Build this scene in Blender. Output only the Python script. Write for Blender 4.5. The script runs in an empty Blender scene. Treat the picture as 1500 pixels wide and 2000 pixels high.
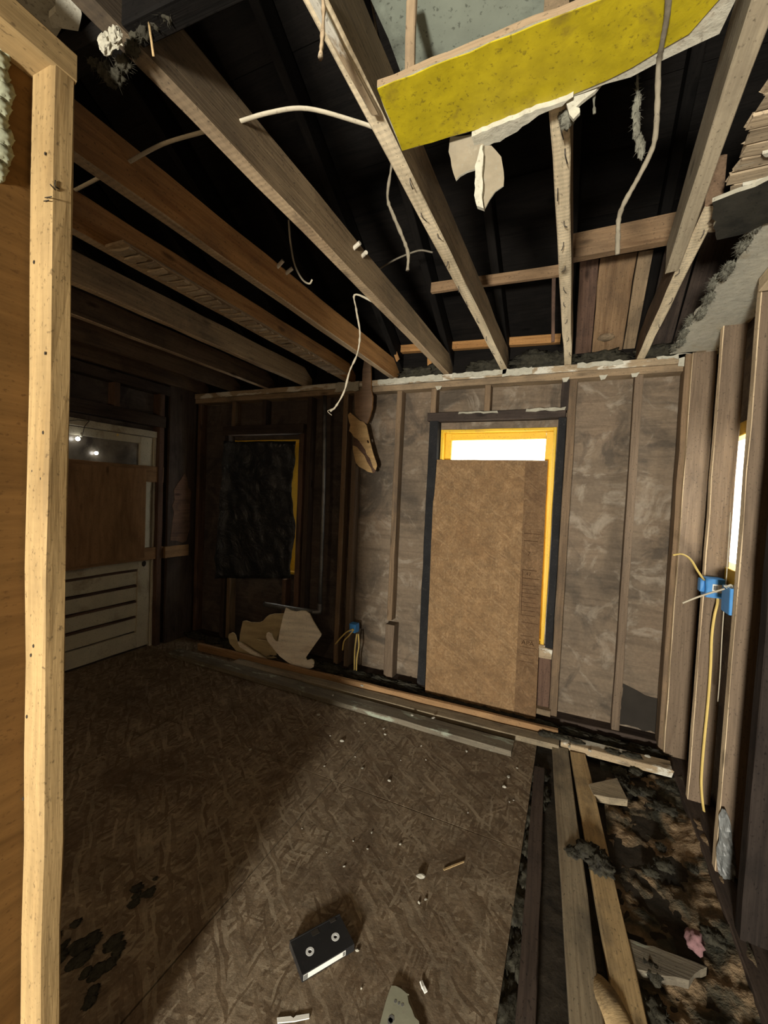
import bpy, bmesh, math, random
from mathutils import Vector, Matrix, noise
from mathutils.geometry import delaunay_2d_cdt

SC = bpy.context.scene
COL = SC.collection
random.seed(7)

# ------------------------------------------------------------------ camera
EYE = Vector((0, 0, 1.5))
RT = Vector((0.9111, 0.4098, 0.0445)).normalized()
FW = Vector((-0.4083, 0.9120, -0.0402)).normalized()
UP = RT.cross(FW).normalized()
FPX = 818.73                                   # focal length in pixels of the 1500x2000 frame
cam = bpy.data.cameras.new('camera')
cam.sensor_fit = 'HORIZONTAL'; cam.sensor_width = 36.0
cam.lens = FPX / 1500 * 36.0
cam.clip_start = 0.02
camo = bpy.data.objects.new('camera', cam); COL.objects.link(camo)
camo.matrix_world = Matrix(((RT.x, UP.x, -FW.x, EYE.x), (RT.y, UP.y, -FW.y, EYE.y), (RT.z, UP.z, -FW.z, EYE.z), (0, 0, 0, 1)))
SC.camera = camo

# ------------------------------------------------------------------ world, lamps, exposure
w = bpy.data.worlds.new('overcast_sky'); SC.world = w; w.use_nodes = True
bg = w.node_tree.nodes['Background']
bg.inputs[0].default_value = (1.0, 0.98, 0.94, 1); bg.inputs[1].default_value = 7.0

def lamp(name, kind, loc, energy, color, size, aim=None):
    l = bpy.data.lights.new(name, kind); l.energy = energy; l.color = color
    if kind == 'AREA':
        l.shape = 'DISK'; l.size = size
    else:
        l.shadow_soft_size = size
    o = bpy.data.objects.new(name, l); COL.objects.link(o); o.location = loc
    if aim is not None:
        o.rotation_euler = (Vector(aim) - Vector(loc)).to_track_quat('-Z', 'Y').to_euler()
    return o
# daylight-white work lamp standing down the hallway behind the photographer
lamp('hallway_work_lamp', 'AREA', (-0.22, -2.70, 0.80), 345, (1.0, 0.95, 0.83), 0.42, (-0.2, 3.0, 1.6))
# warm bulb hanging in the hallway near the photographer
lamp('hallway_bulb', 'POINT', (0.25, -0.12, 1.35), 10, (1.0, 0.80, 0.54), 0.10)
# added fill light, unseen behind the partition, to brighten the left side
lamp('room_fill', 'POINT', (-2.35, -0.9, 1.75), 33, (1.0, 0.73, 0.44), 0.10)

SC.view_settings.view_transform = 'Standard'
SC.view_settings.look = 'None'
SC.view_settings.gamma = 1.0
SC.view_settings.use_curve_mapping = False
SC.view_settings.exposure = 0.0

# ------------------------------------------------------------------ placing helpers: where a sight line meets a real surface
def ray(u, v):
    return RT * ((u - 750) / FPX) + FW + UP * ((1000 - v) / FPX)
def onx(u, v, x):
    r = ray(u, v); return EYE + r * (x / r.x)
def ony(u, v, y):
    r = ray(u, v); return EYE + r * (y / r.y)
def onz(u, v, z=0.0):
    r = ray(u, v); return EYE + r * ((z - 1.5) / r.z)
def onplane(u, v, p, n):
    r = ray(u, v); return EYE + r * ((Vector(p) - EYE).dot(n) / r.dot(n))

# ------------------------------------------------------------------ materials
MATS = {}
class N:
    def __init__(s, name):
        s.m = bpy.data.materials.new(name); s.m.use_nodes = True
        s.t = s.m.node_tree; s.b = s.t.nodes['Principled BSDF']; MATS[name] = s.m
        s.b.inputs['Specular IOR Level'].default_value = 0.25
    def n(s, typ, **kw):
        o = s.t.nodes.new(typ)
        for k, v in kw.items():
            if k.startswith('i_'):
                key = k[2:]
                key = int(key) if key.isdigit() else key.replace('_', ' ')
                o.inputs[key].default_value = v
            else:
                setattr(o, k, v)
        return o
    def l(s, a, b):
        s.t.links.new(a, b)
    def coords(s, scale, rnd=True, rot=(0, 0, 0), world=False):
        if world:
            tc = s.n('ShaderNodeNewGeometry').outputs['Position']
        else:
            tc = s.n('ShaderNodeTexCoord').outputs['Object']
        if any(rot):
            m0 = s.n('ShaderNodeMapping'); m0.inputs['Rotation'].default_value = rot; s.l(tc, m0.inputs['Vector']); tc = m0.outputs['Vector']
        mp = s.n('ShaderNodeMapping'); mp.inputs['Scale'].default_value = scale
        s.l(tc, mp.inputs['Vector'])
        if rnd:
            oi = s.n('ShaderNodeObjectInfo')
            mu = s.n('ShaderNodeVectorMath', operation='SCALE'); mu.inputs[0].default_value = (13.7, 7.3, 5.1)
            s.l(oi.outputs['Random'], mu.inputs['Scale']); s.l(mu.outputs[0], mp.inputs['Location'])
        return mp.outputs['Vector']
    def noise(s, vec, scale, detail=5, rough=0.55, dist=0.0):
        o = s.n('ShaderNodeTexNoise', i_Scale=scale, i_Detail=detail, i_Roughness=rough, i_Distortion=dist)
        s.l(vec, o.inputs['Vector']); return o.outputs['Fac']
    def ramp(s, fac, stops):
        o = s.n('ShaderNodeValToRGB'); e = o.color_ramp.elements
        while len(e) < len(stops): e.new(0.5)
        for el, (p, c) in zip(e, stops):
            el.position = p; el.color = (*c, 1) if not isinstance(c, float) else (c, c, c, 1)
        s.l(fac, o.inputs['Fac']); return o.outputs['Color']
    def mix(s, fac, a, b, mode='MIX'):
        o = s.n('ShaderNodeMix', data_type='RGBA', blend_type=mode)
        for src, i in ((fac, 0), (a, 6), (b, 7)):
            if hasattr(src, 'links'): s.l(src, o.inputs[i])
            elif isinstance(src, (int, float)) and i == 0: o.inputs[0].default_value = src
            else: o.inputs[i].default_value = (*src, 1)
        return o.outputs[2]
    def vary(s, col, lo=0.8, hi=1.2):
        oi = s.n('ShaderNodeObjectInfo'); mr = s.n('ShaderNodeMapRange', i_3=lo, i_4=hi)
        s.l(oi.outputs['Random'], mr.inputs[0])
        o = s.n('ShaderNodeHueSaturation'); s.l(mr.outputs[0], o.inputs['Value']); s.l(col, o.inputs['Color']); return o.outputs['Color']
    def done(s, col, rough=0.75, bump=None, strength=0.3, dist=0.004):
        if hasattr(col, 'links'): s.l(col, s.b.inputs['Base Color'])
        else: s.b.inputs['Base Color'].default_value = (*col, 1)
        if hasattr(rough, 'links'): s.l(rough, s.b.inputs['Roughness'])
        else: s.b.inputs['Roughness'].default_value = rough
        if bump is not None:
            o = s.n('ShaderNodeBump', i_Strength=strength, i_Distance=dist); s.l(bump, o.inputs['Height']); s.l(o.outputs[0], s.b.inputs['Normal'])
        return s.m

def wood(name, c1, c2, *a, **k):
    m = wood_(name, c1, c2, *a, **k)
    if max(c1) < 0.15: m.node_tree.nodes['Principled BSDF'].inputs['Specular IOR Level'].default_value = 0.06
    return m
def wood_(name, c1, c2, dirt=(0.05, 0.04, 0.03), dirt_amt=0.5, dirt_scale=2.5, vary=(0.85, 1.15), grain=14.0, saw=0.0, pale=None, pale_amt=0.5, soot_y=None):
    s = N(name)
    v = s.coords((1.0, grain, grain)); v2 = s.coords((2.5, grain * 5, grain * 5)); v3 = s.coords((1, 1.6, 1.6))
    g = s.noise(v, 1.6, 5, 0.6, 0.9)
    col = s.ramp(g, [(0.3, c2), (0.5, c1), (0.62, [x * 1.08 for x in c1]), (0.75, c2)])
    fine = s.noise(v2, 2.0, 3)
    col = s.mix(0.55, col, s.ramp(fine, [(0.3, 0.55), (0.65, 1.0)]), 'MULTIPLY')
    # knots
    kv = s.n('ShaderNodeTexVoronoi', i_Scale=3.2); s.l(s.coords((0.8, 2.4, 2.4)), kv.inputs['Vector'])
    col = s.mix(s.ramp(kv.outputs['Distance'], [(0.05, 0.75), (0.13, 0.0)]), col, [x * 0.28 for x in c2])
    d = s.noise(v3, dirt_scale, 6, 0.62, 0.3)
    p = 0.62 - 0.32 * dirt_amt
    col = s.mix(s.ramp(d, [(p, 0.0), (p + 0.22, min(1.0, 0.35 + dirt_amt * 0.6))]), col, dirt)
    if pale is not None:
        d2 = s.noise(s.coords((1.2, 3, 3)), 4.0, 7, 0.65, 0.4)
        q = 0.66 - 0.3 * pale_amt
        col = s.mix(s.ramp(d2, [(q, 0.0), (q + 0.07, 0.9)]), col, pale)
    sk = s.noise(s.coords((1, 1.6, 1.6)), 85, 3, 0.6)
    col = s.mix(s.ramp(sk, [(0.60, 0.0), (0.70, 0.65)]), col, [x * 0.5 for x in dirt])
    if saw:
        wv = s.n('ShaderNodeTexWave', i_Scale=17.0, i_Distortion=5.0, i_Detail=3.0, i_Detail_Scale=0.6); s.l(s.coords((1, 0.6, 0.6)), wv.inputs['Vector'])
        col = s.mix(saw, col, s.ramp(wv.outputs['Fac'], [(0.25, 0.6), (0.7, 1.12)]), 'MULTIPLY')
    if soot_y is not None:                                    # darker towards the end over the hallway, broken up by noise
        sx = s.n('ShaderNodeSeparateXYZ'); s.l(s.n('ShaderNodeNewGeometry').outputs['Position'], sx.inputs[0])
        ad = s.n('ShaderNodeMath', operation='MULTIPLY_ADD', i_1=0.9); s.l(d, ad.inputs[0]); s.l(sx.outputs['Y'], ad.inputs[2])
        mr = s.n('ShaderNodeMapRange', i_1=soot_y + .25, i_2=soot_y + 0.95, i_3=0.88, i_4=0.0); s.l(ad.outputs[0], mr.inputs[0])
        col = s.mix(mr.outputs[0], col, (0.03, 0.025, 0.021))
    if vary: col = s.vary(col, *vary)
    bm = s.n('ShaderNodeMath', operation='ADD'); s.l(fine, bm.inputs[0]); s.l(d, bm.inputs[1])
    return s.done(col, 0.78, bm.outputs[0], 0.35, 0.004)

wood('pine', (0.315, 0.215, 0.097), (0.245, 0.16, 0.067), (0.13, 0.08, 0.035), 0.25, 3.0, (0.95, 1.05), 7.0, 0.05)
wood('partition_plywood', (0.125, 0.066, 0.021), (0.096, 0.049, 0.015), (0.12, 0.06, 0.02), 0.2, 1.5, (1, 1), 5.0)
wood('joist_grey', (0.33, 0.235, 0.135), (0.21, 0.145, 0.082), (0.045, 0.038, 0.03), 0.45, 2.2, soot_y=0.72)
wood('joist_orange', (0.42, 0.215, 0.075), (0.27, 0.125, 0.04), (0.06, 0.04, 0.028), 0.38, 2.0, (0.95, 1.05), soot_y=0.6)
wood('joist_dark', (0.135, 0.088, 0.056), (0.082, 0.054, 0.035), (0.022, 0.019, 0.017), 0.5, 2.2)
wood('joist_under', (0.78, 0.66, 0.46), (0.64, 0.52, 0.34), (0.12, 0.09, 0.06), 0.25, 5.0, (0.95, 1.05), 7.0, 0.3)
wood('joist_under_dull', (0.46, 0.34, 0.21), (0.33, 0.23, 0.135), (0.07, 0.05, 0.035), 0.42, 5.0, (0.95, 1.05), 7.0, 0.3, soot_y=0.6)
wood('stud_old', (0.200, 0.135, 0.080), (0.135, 0.088, 0.052), (0.05, 0.040, 0.032), 0.45, 2.2)
wood('stud_right', (0.165, 0.118, 0.079), (0.118, 0.082, 0.054), (0.055, 0.042, 0.032), 0.35, 2.0)
wood('sister_pale', (0.42, 0.355, 0.25), (0.33, 0.27, 0.185), (0.13, 0.1, 0.07), 0.3, 4.0)
wood('post_shaded', (0.030, 0.023, 0.019), (0.018, 0.014, 0.012), (0.008, 0.007, 0.007), 0.5, 2.5)  # right wall post: its shadow is put into this near-black colour
wood('stud_edge', (0.66, 0.52, 0.34), (0.52, 0.39, 0.25), (0.14, 0.09, 0.055), 0.3, 5.0)
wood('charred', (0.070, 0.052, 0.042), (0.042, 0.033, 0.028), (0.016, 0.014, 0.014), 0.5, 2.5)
wood('charred_red', (0.125, 0.076, 0.054), (0.075, 0.047, 0.036), (0.024, 0.02, 0.018), 0.5, 2.5)
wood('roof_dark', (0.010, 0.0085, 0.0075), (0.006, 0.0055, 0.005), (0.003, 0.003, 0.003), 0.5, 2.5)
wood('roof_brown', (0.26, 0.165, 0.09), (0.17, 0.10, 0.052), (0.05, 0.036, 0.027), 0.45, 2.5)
wood('plate_pale', (0.38, 0.29, 0.185), (0.27, 0.20, 0.125), (0.09, 0.07, 0.05), 0.4, 4.0, (0.95, 1.05), 10.0, 0.0, (0.62, 0.60, 0.52), 0.55)
wood('plate_wood', (0.30, 0.215, 0.13), (0.20, 0.14, 0.085), (0.07, 0.055, 0.04), 0.45, 4.0, (0.95, 1.05))
wood('floor_board', (0.31, 0.25, 0.165), (0.22, 0.17, 0.11), (0.055, 0.05, 0.042), 0.45, 4.5)
wood('floor_board_tan', (0.44, 0.31, 0.155), (0.33, 0.225, 0.11), (0.075, 0.065, 0.05), 0.45, 6.0)
wood('board_grey_paint', (0.17, 0.145, 0.105), (0.11, 0.092, 0.068), (0.05, 0.042, 0.034), 0.4, 3.0, (1, 1), 12.0, 0.0, (0.30, 0.33, 0.26), 0.28)
wood('board_orange', (0.33, 0.195, 0.092), (0.25, 0.142, 0.064), (0.10, 0.06, 0.03), 0.3, 2.2, (1, 1), 8.0)
wood('door_plywood', (0.26, 0.150, 0.068), (0.185, 0.10, 0.044), (0.08, 0.048, 0.024), 0.35, 1.6, (0.9, 1.1), 4.0)
wood('lath', (0.42, 0.33, 0.22), (0.28, 0.21, 0.135), (0.075, 0.06, 0.046), 0.4, 5.0, (0.7, 1.15), 12.0, 0.0, (0.46, 0.43, 0.35), 0.2)
wood('veneer', (0.52, 0.34, 0.155), (0.42, 0.26, 0.11), (0.14, 0.09, 0.05), 0.2, 4.0, (1, 1), 5.0)
wood('paddle_brown', (0.235, 0.150, 0.095), (0.18, 0.112, 0.07), (0.10, 0.06, 0.04), 0.25, 4.0, (1, 1), 5.0)
wood('cradle_wood', (0.86, 0.78, 0.64), (0.80, 0.71, 0.57), (0.50, 0.34, 0.22), 0.3, 5.0, (1, 1), 3.0)
wood('cradle_side', (0.50, 0.40, 0.23), (0.43, 0.34, 0.19), (0.25, 0.18, 0.10), 0.3, 5.0, (1, 1), 3.0)

def plain(name, col, rough=0.6, var=0.35, scale=9.0, dirt=None, dirt_amt=0.4, bump=0.25, metallic=0.0, spec=0.3):
    s = N(name)
    v = s.coords((1, 1, 1)); n1 = s.noise(v, scale, 6, 0.6, 0.2)
    c = s.ramp(n1, [(0.25, [x * (1 - var) for x in col]), (0.75, [min(1, x * (1 + var * 0.4)) for x in col])])
    if dirt:
        n2 = s.noise(v, scale * 0.45, 7, 0.66, 0.3); p = 0.66 - 0.3 * dirt_amt
        c = s.mix(s.ramp(n2, [(p, 0.0), (p + 0.15, 0.9)]), c, dirt)
    s.b.inputs['Metallic'].default_value = metallic
    s.b.inputs['Specular IOR Level'].default_value = spec
    if dirt:
        sk = s.noise(v, 110, 3, 0.6); c = s.mix(s.ramp(sk, [(0.60, 0.0), (0.68, 0.6)]), c, [x * 0.6 for x in dirt])
    if max(col) < 0.09 and rough > 0.6: s.b.inputs['Specular IOR Level'].default_value = 0.04
    return s.done(c, rough, n1, bump, 0.004)

plain('yellow_paint', (0.42, 0.335, 0.010), 0.5, 0.3, 22.0, (0.17, 0.12, 0.02), 0.32, 0.3)
plain('window_yellow', (0.74, 0.46, 0.03), 0.5, 0.15, 8.0, (0.45, 0.24, 0.03), 0.15)
plain('plaster_white', (0.47, 0.45, 0.37), 0.9, 0.25, 30.0, (0.36, 0.31, 0.22), 0.3, 0.6)
plain('drywall_paper', (0.27, 0.23, 0.165), 0.9, 0.3, 16.0, (0.42, 0.40, 0.32), 0.35, 0.5)
plain('drywall_edge', (0.47, 0.45, 0.37), 0.9, 0.3, 35.0, (0.38, 0.33, 0.25), 0.25, 0.8)
plain('green_board', (0.26, 0.29, 0.24), 0.85, 0.25, 7.0, (0.08, 0.085, 0.07), 0.4)
plain('foam_green', (0.29, 0.30, 0.205), 0.8, 0.45, 14.0, (0.22, 0.2, 0.12), 0.3, 0.6)
plain('cable_white', (0.46, 0.41, 0.31), 0.55, 0.2, 25.0, (0.4, 0.34, 0.25), 0.2)
plain('cable_yellow', (0.70, 0.52, 0.17), 0.5, 0.15, 20.0)
plain('cable_grey', (0.20, 0.175, 0.13), 0.8, 0.35, 30.0, (0.14, 0.12, 0.1), 0.35)
plain('porcelain', (0.58, 0.53, 0.43), 0.4, 0.2, 20.0)
plain('box_blue', (0.055, 0.235, 0.55), 0.45, 0.15, 12.0)
plain('paper_white', (0.74, 0.73, 0.68), 0.8, 0.12, 15.0)
plain('print_grey', (0.16, 0.16, 0.15), 0.8, 0.3, 40.0)
plain('ink', (0.035, 0.03, 0.025), 0.8, 0.2)
plain('stamp_ink', (0.055, 0.03, 0.016), 0.9, 0.3, 30.0)
plain('insulation', (0.050, 0.046, 0.034), 1.0, 0.6, 40.0, (0.03, 0.028, 0.025), 0.5, 1.0)
plain('insulation_pale', (0.17, 0.165, 0.13), 1.0, 0.5, 30.0, (0.06, 0.056, 0.046), 0.55, 1.0)
plain('steel_pipe', (0.16, 0.16, 0.16), 0.45, 0.4, 12.0, (0.05, 0.045, 0.04), 0.4, 0.3, 0.6)
plain('nail_steel', (0.10, 0.09, 0.08), 0.5, 0.2, 12.0, None, 0, 0.1, 0.7)
plain('black_wire', (0.012, 0.012, 0.012), 0.4, 0.2)
plain('vhs_plastic', (0.020, 0.020, 0.021), 0.38, 0.3, 10.0, (0.05, 0.046, 0.04), 0.3)
plain('vhs_reel', (0.66, 0.68, 0.68), 0.4, 0.1)
plain('door_paint', (0.46, 0.42, 0.31), 0.6, 0.2, 7.0, (0.19, 0.15, 0.095), 0.35, 0.35)
plain('card_green', (0.29, 0.29, 0.21), 0.85, 0.25, 12.0, (0.42, 0.38, 0.30), 0.25)
plain('pink_cloth', (0.22, 0.12, 0.125), 0.95, 0.35, 25.0, (0.22, 0.1, 0.1), 0.3, 0.5)
plain('lath_plaster', (0.36, 0.34, 0.27), 0.9, 0.3, 16.0, (0.15, 0.13, 0.10), 0.4, 0.6)
plain('stone_white', (0.40, 0.38, 0.32), 0.85, 0.3, 30.0)
plain('torn_plastic', (0.17, 0.175, 0.17), 0.5, 0.45, 14.0, (0.15, 0.14, 0.12), 0.35, 0.6, 0.0, 0.5)
plain('dark_jamb', (0.020, 0.020, 0.021), 0.65, 0.4, 8.0, (0.08, 0.075, 0.07), 0.25)
plain('soot_flap', (0.045, 0.042, 0.034), 0.9, 0.4, 14.0, (0.02, 0.02, 0.018), 0.4, 0.6)

def dirt_mat():
    s = N('dirt'); v = s.coords((1, 1, 1), False, world=True)
    a = s.noise(v, 5.5, 7, 0.62, 0.6); b = s.noise(v, 40, 4, 0.6)
    c = s.ramp(a, [(0.36, (0.034, 0.034, 0.024)), (0.44, (0.075, 0.062, 0.040)), (0.55, (0.22, 0.15, 0.085)), (0.68, (0.27, 0.19, 0.115)), (0.8, (0.10, 0.082, 0.05))])
    c = s.mix(0.7, c, s.ramp(b, [(0.3, 0.4), (0.7, 1.2)]), 'MULTIPLY')
    st = s.n('ShaderNodeMath', operation='ADD'); s.l(a, st.inputs[0]); s.l(b, st.inputs[1])
    s.done(c, 0.95, st.outputs[0], 0.8, 0.012)
dirt_mat()
plain('dark_dirt', (0.045, 0.037, 0.028), 0.95, 0.5, 20.0, (0.02, 0.018, 0.015), 0.5, 0.8)

def osb(name, cols, dirt, dirt_lo, scale=1.0, world=True, con=1.0):
    s = N(name)
    vw = s.coords((1, 1, 1), not world, (0, 0, 0), world)
    c = None; hs = None
    for i, (ang, sx, sy) in enumerate(((-1.3, 7, 70), (-2.0, 8, 62), (-0.9, 9, 80), (-0.2, 8, 60), (-1.6, 10, 90), (-2.5, 7, 66))):
        v = s.coords((sx * scale, sy * scale, 3), not world, (0, 0, ang), world)
        nz = s.n('ShaderNodeTexNoise', i_Scale=5.0 + i, i_Detail=1.5); s.l(vw, nz.inputs['Vector'])
        ad = s.n('ShaderNodeVectorMath', operation='MULTIPLY_ADD'); s.l(nz.outputs['Color'], ad.inputs[0]); ad.inputs[1].default_value = (sx * scale * .045, sy * scale * .045, 0); s.l(v, ad.inputs[2])
        vo = s.n('ShaderNodeTexVoronoi', i_Scale=1.0, i_Randomness=1.0); vo.voronoi_dimensions = '2D'; s.l(ad.outputs[0], vo.inputs['Vector'])
        sp = s.n('ShaderNodeSeparateColor'); s.l(vo.outputs['Color'], sp.inputs[0])
        lay = s.ramp(sp.outputs[0], [(0.05, cols[0]), (0.4, cols[1]), (0.7, cols[2]), (0.97, cols[3])])
        fib = s.noise(s.coords((sx * scale * 2, sy * scale * 7, 3), not world, (0, 0, ang), world), 1.0, 2)
        lay = s.mix(0.5, lay, s.ramp(fib, [(0.3, 0.62), (0.68, 1.1)]), 'MULTIPLY')
        c = lay if c is None else s.mix(s.ramp(sp.outputs[1], [(0.60, 0.0), (0.64, 0.9)]), c, lay)
    d = s.noise(vw, 2.3, 7, 0.65, 0.5)
    c = s.mix(s.ramp(d, [(dirt_lo, 0.0), (dirt_lo + 0.25, 0.85)]), c, dirt)
    f = s.noise(vw, 70, 5, 0.7); g = s.noise(vw, 13, 5, 0.65)
    c = s.mix(0.6, c, s.ramp(f, [(0.3, 0.5), (0.7, 1.15)]), 'MULTIPLY')
    c = s.mix(0.7, c, s.ramp(g, [(0.3, 0.55), (0.65, 1.1)]), 'MULTIPLY')
    s.done(c, 0.82, f, 0.5, 0.003)
osb('osb_floor', ((0.135, 0.092, 0.054), (0.20, 0.146, 0.092), (0.24, 0.180, 0.118), (0.33, 0.263, 0.18)), (0.085, 0.054, 0.031), 0.47, 1.15)
osb('osb_clean', ((0.235, 0.138, 0.064), (0.265, 0.160, 0.076), (0.285, 0.175, 0.085), (0.33, 0.212, 0.11)), (0.20, 0.112, 0.050), 0.5, 1.7, False)
osb('osb_band', ((0.155, 0.088, 0.041), (0.175, 0.102, 0.049), (0.19, 0.112, 0.054), (0.22, 0.135, 0.07)), (0.13, 0.072, 0.034), 0.5, 1.7, False)

def sheathing(name, base, light, dark, red):
    s = N(name); v = s.coords((1, 1, 1), False, world=True)
    a = s.noise(v, 2.2, 6, 0.6, 0.6)
    c = s.ramp(a, [(0.25, dark), (0.5, base), (0.8, red)])
    h = s.coords((1.5, 1.5, 13), False, world=True)
    wv = s.noise(h, 1.4, 4, 0.55, 1.2)
    c = s.mix(0.65, c, s.ramp(wv, [(0.25, 0.6), (0.6, 1.15)]), 'MULTIPLY')
    b = s.noise(v, 4.4, 7, 0.62, 1.4)
    c = s.mix(s.ramp(b, [(0.53, 0.0), (0.64, 0.6)]), c, light)
    b2 = s.noise(s.coords((1, 1, 1), False, (0.4, 0, 1.2), True), 3.1, 7, 0.6, 0.8)
    c = s.mix(s.ramp(b2, [(0.52, 0.0), (0.62, 0.75)]), c, dark)
    f = s.noise(v, 55, 5, 0.6); bp = s.n('ShaderNodeMath', operation='ADD'); s.l(wv, bp.inputs[0]); s.l(b, bp.inputs[1])
    c = s.mix(0.4, c, s.ramp(f, [(0.3, 0.6), (0.7, 1.15)]), 'MULTIPLY')
    s.done(c, 0.85, bp.outputs[0], 0.6, 0.02)
sheathing('sheathing', (0.165, 0.124, 0.086), (0.31, 0.262, 0.205), (0.062, 0.050, 0.039), (0.185, 0.130, 0.088))
sheathing('sheathing_dark', (0.070, 0.054, 0.046), (0.12, 0.096, 0.078), (0.028, 0.024, 0.022), (0.085, 0.058, 0.046))

def tarp_mat():
    s = N('tarp'); v = s.coords((1, 1, 1)); n1 = s.noise(v, 5, 6, 0.6, 1.5)
    s.b.inputs['Specular IOR Level'].default_value = 0.5
    s.done((0.012, 0.014, 0.017), 0.3, n1, 0.9, 0.05)
tarp_mat()
def glass_mat(name, tint, gloss=0.08, dirt=None):
    m = bpy.data.materials.new(name); m.use_nodes = True; t = m.node_tree; t.nodes.clear(); MATS[name] = m
    o = t.nodes.new('ShaderNodeOutputMaterial'); a = t.nodes.new('ShaderNodeBsdfTransparent'); a.inputs[0].default_value = (*tint, 1)
    g = t.nodes.new('ShaderNodeBsdfGlossy'); g.inputs['Roughness'].default_value = 0.05
    x = t.nodes.new('ShaderNodeMixShader'); x.inputs[0].default_value = gloss
    t.links.new(a.outputs[0], x.inputs[1]); t.links.new(g.outputs[0], x.inputs[2]); t.links.new(x.outputs[0], o.inputs[0])
glass_mat('window_glass', (0.96, 0.97, 0.95))
def dirtyglass():
    s = N('door_glass'); v = s.coords((1, 1, 1), False, world=True); n1 = s.noise(v, 5, 6, 0.6, 0.6)
    c = s.ramp(n1, [(0.35, (0.06, 0.05, 0.038)), (0.65, (0.20, 0.175, 0.135))])
    s.b.inputs['Specular IOR Level'].default_value = 0.5
    s.done(c, 0.25)
dirtyglass()
def bulb_mat():
    s = N('bulb_glow'); s.b.inputs['Emission Color'].default_value = (1, 0.97, 0.9, 1); s.b.inputs['Emission Strength'].default_value = 14
    s.done((0.9, 0.9, 0.85), 0.3)
bulb_mat()

# ------------------------------------------------------------------ object helpers
WM = {}
def link(o, parent=None, M=None):
    COL.objects.link(o)
    M = M or Matrix()
    WM[o.name] = M
    if parent is not None:
        o.parent = parent
        o.matrix_basis = WM[parent.name].inverted() @ M
    else:
        o.matrix_world = M
    return o
def tag(o, label=None, cat=None, group=None, kind=None):
    if label: o['label'] = label
    if cat: o['category'] = cat
    if group: o['group'] = group
    if kind: o['kind'] = kind
    return o
def empty(name, loc, label, cat, group=None, kind=None):
    e = bpy.data.objects.new(name, None); e.empty_display_size = 0.05
    link(e, None, Matrix.Translation(loc)); return tag(e, label, cat, group, kind)
def meshobj(name, verts, faces, mats, parent=None, M=None, smooth=False, fm=None):
    me = bpy.data.meshes.new(name); me.from_pydata([tuple(v) for v in verts], [], faces)
    for m in (mats if isinstance(mats, (list, tuple)) else [mats]): me.materials.append(MATS[m])
    if fm: me.polygons.foreach_set('material_index', fm)
    if smooth: me.polygons.foreach_set('use_smooth', [True] * len(me.polygons))
    me.update()
    return link(bpy.data.objects.new(name, me), parent, M)
def frame(origin, ux, uy):
    ux = Vector(ux).normalized(); uz = ux.cross(Vector(uy)).normalized(); uy = uz.cross(ux)
    return Matrix(((ux.x, uy.x, uz.x, origin[0]), (ux.y, uy.y, uz.y, origin[1]), (ux.z, uy.z, uz.z, origin[2]), (0, 0, 0, 1)))

def lumber(name, p0, p1, w, t, mat, parent=None, side=(0, 0, 1), rag=0.0, jit=0.0012, ch=0.003, under=None, seg=None, edge=None):
    """a sawn board from p0 to p1: width w across `side`-perpendicular axis, thickness t along `side`; wavy faces, chamfered arrises"""
    p0 = Vector(p0); p1 = Vector(p1); L = (p1 - p0).length
    M = frame((p0 + p1) / 2, p1 - p0, Vector(side).cross(p1 - p0))   # local X length, Y width, Z = side
    seg = seg or max(2, min(16, int(L / 0.18)))
    hw, ht = w / 2, t / 2; c = min(ch, hw * 0.4, ht * 0.4)
    prof = [(-hw + c, -ht), (hw - c, -ht), (hw, -ht + c), (hw, ht - c), (hw - c, ht), (-hw + c, ht), (-hw, ht - c), (-hw, -ht + c)]
    rnd = random.Random(hash((round(p0.x, 3), round(p0.y, 3), round(p0.z, 3), round(L, 3))) & 0xffff)
    vs = []; fs = []; fm = []
    for i in range(seg + 1):
        x = -L / 2 + L * i / seg
        oy = rnd.uniform(-jit, jit) * 1.5; oz = rnd.uniform(-jit, jit) * 1.5
        for (y, z) in prof:
            dx = rnd.uniform(-rag, rag * 0.1) * (1 if i == seg else -1) if (rag and i in (0, seg)) else 0
            vs.append((x + dx, y + oy + rnd.uniform(-jit, jit), z + oz + rnd.uniform(-jit, jit)))
    mats = [mat] + ([under] if under else []) + ([edge] if edge else [])
    R3 = M.to_3x3()
    nrm = [(0, 0, -1), (0, 1, 0), (0, 1, 0), (0, 1, 0), (0, 0, 1), (0, -1, 0), (0, -1, 0), (0, -1, 0)]
    for i in range(seg):
        for k in range(8):
            a = i * 8 + k; b = i * 8 + (k + 1) % 8
            fs.append((a, b, b + 8, a + 8))
            n = R3 @ Vector(nrm[k])
            fm.append(1 if (under and n.z < -0.7) else (1 if (edge and n.x < -0.7) else 0))
    fs.append(tuple(range(7, -1, -1))); fs.append(tuple(seg * 8 + k for k in range(8))); fm += [0, 0]
    return meshobj(name, vs, fs, mats, parent, M, False, fm)

def beam(name, x, y, z, mat, parent=None, **kw):
    """axis-aligned lumber from ranges; runs along its longest side"""
    d = [x[1] - x[0], y[1] - y[0], z[1] - z[0]]; c = [(a[0] + a[1]) / 2 for a in (x, y, z)]
    ax = max(range(3), key=lambda i: d[i])
    p0 = list(c); p1 = list(c); rng = (x, y, z)[ax]; p0[ax], p1[ax] = rng
    # `side` (thickness axis): the first remaining axis
    rest = [i for i in range(3) if i != ax]; sd = [0, 0, 0]; sd[rest[0]] = 1
    return lumber(name, p0, p1, d[rest[1]], d[rest[0]], mat, parent, side=tuple(sd), **kw)

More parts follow.
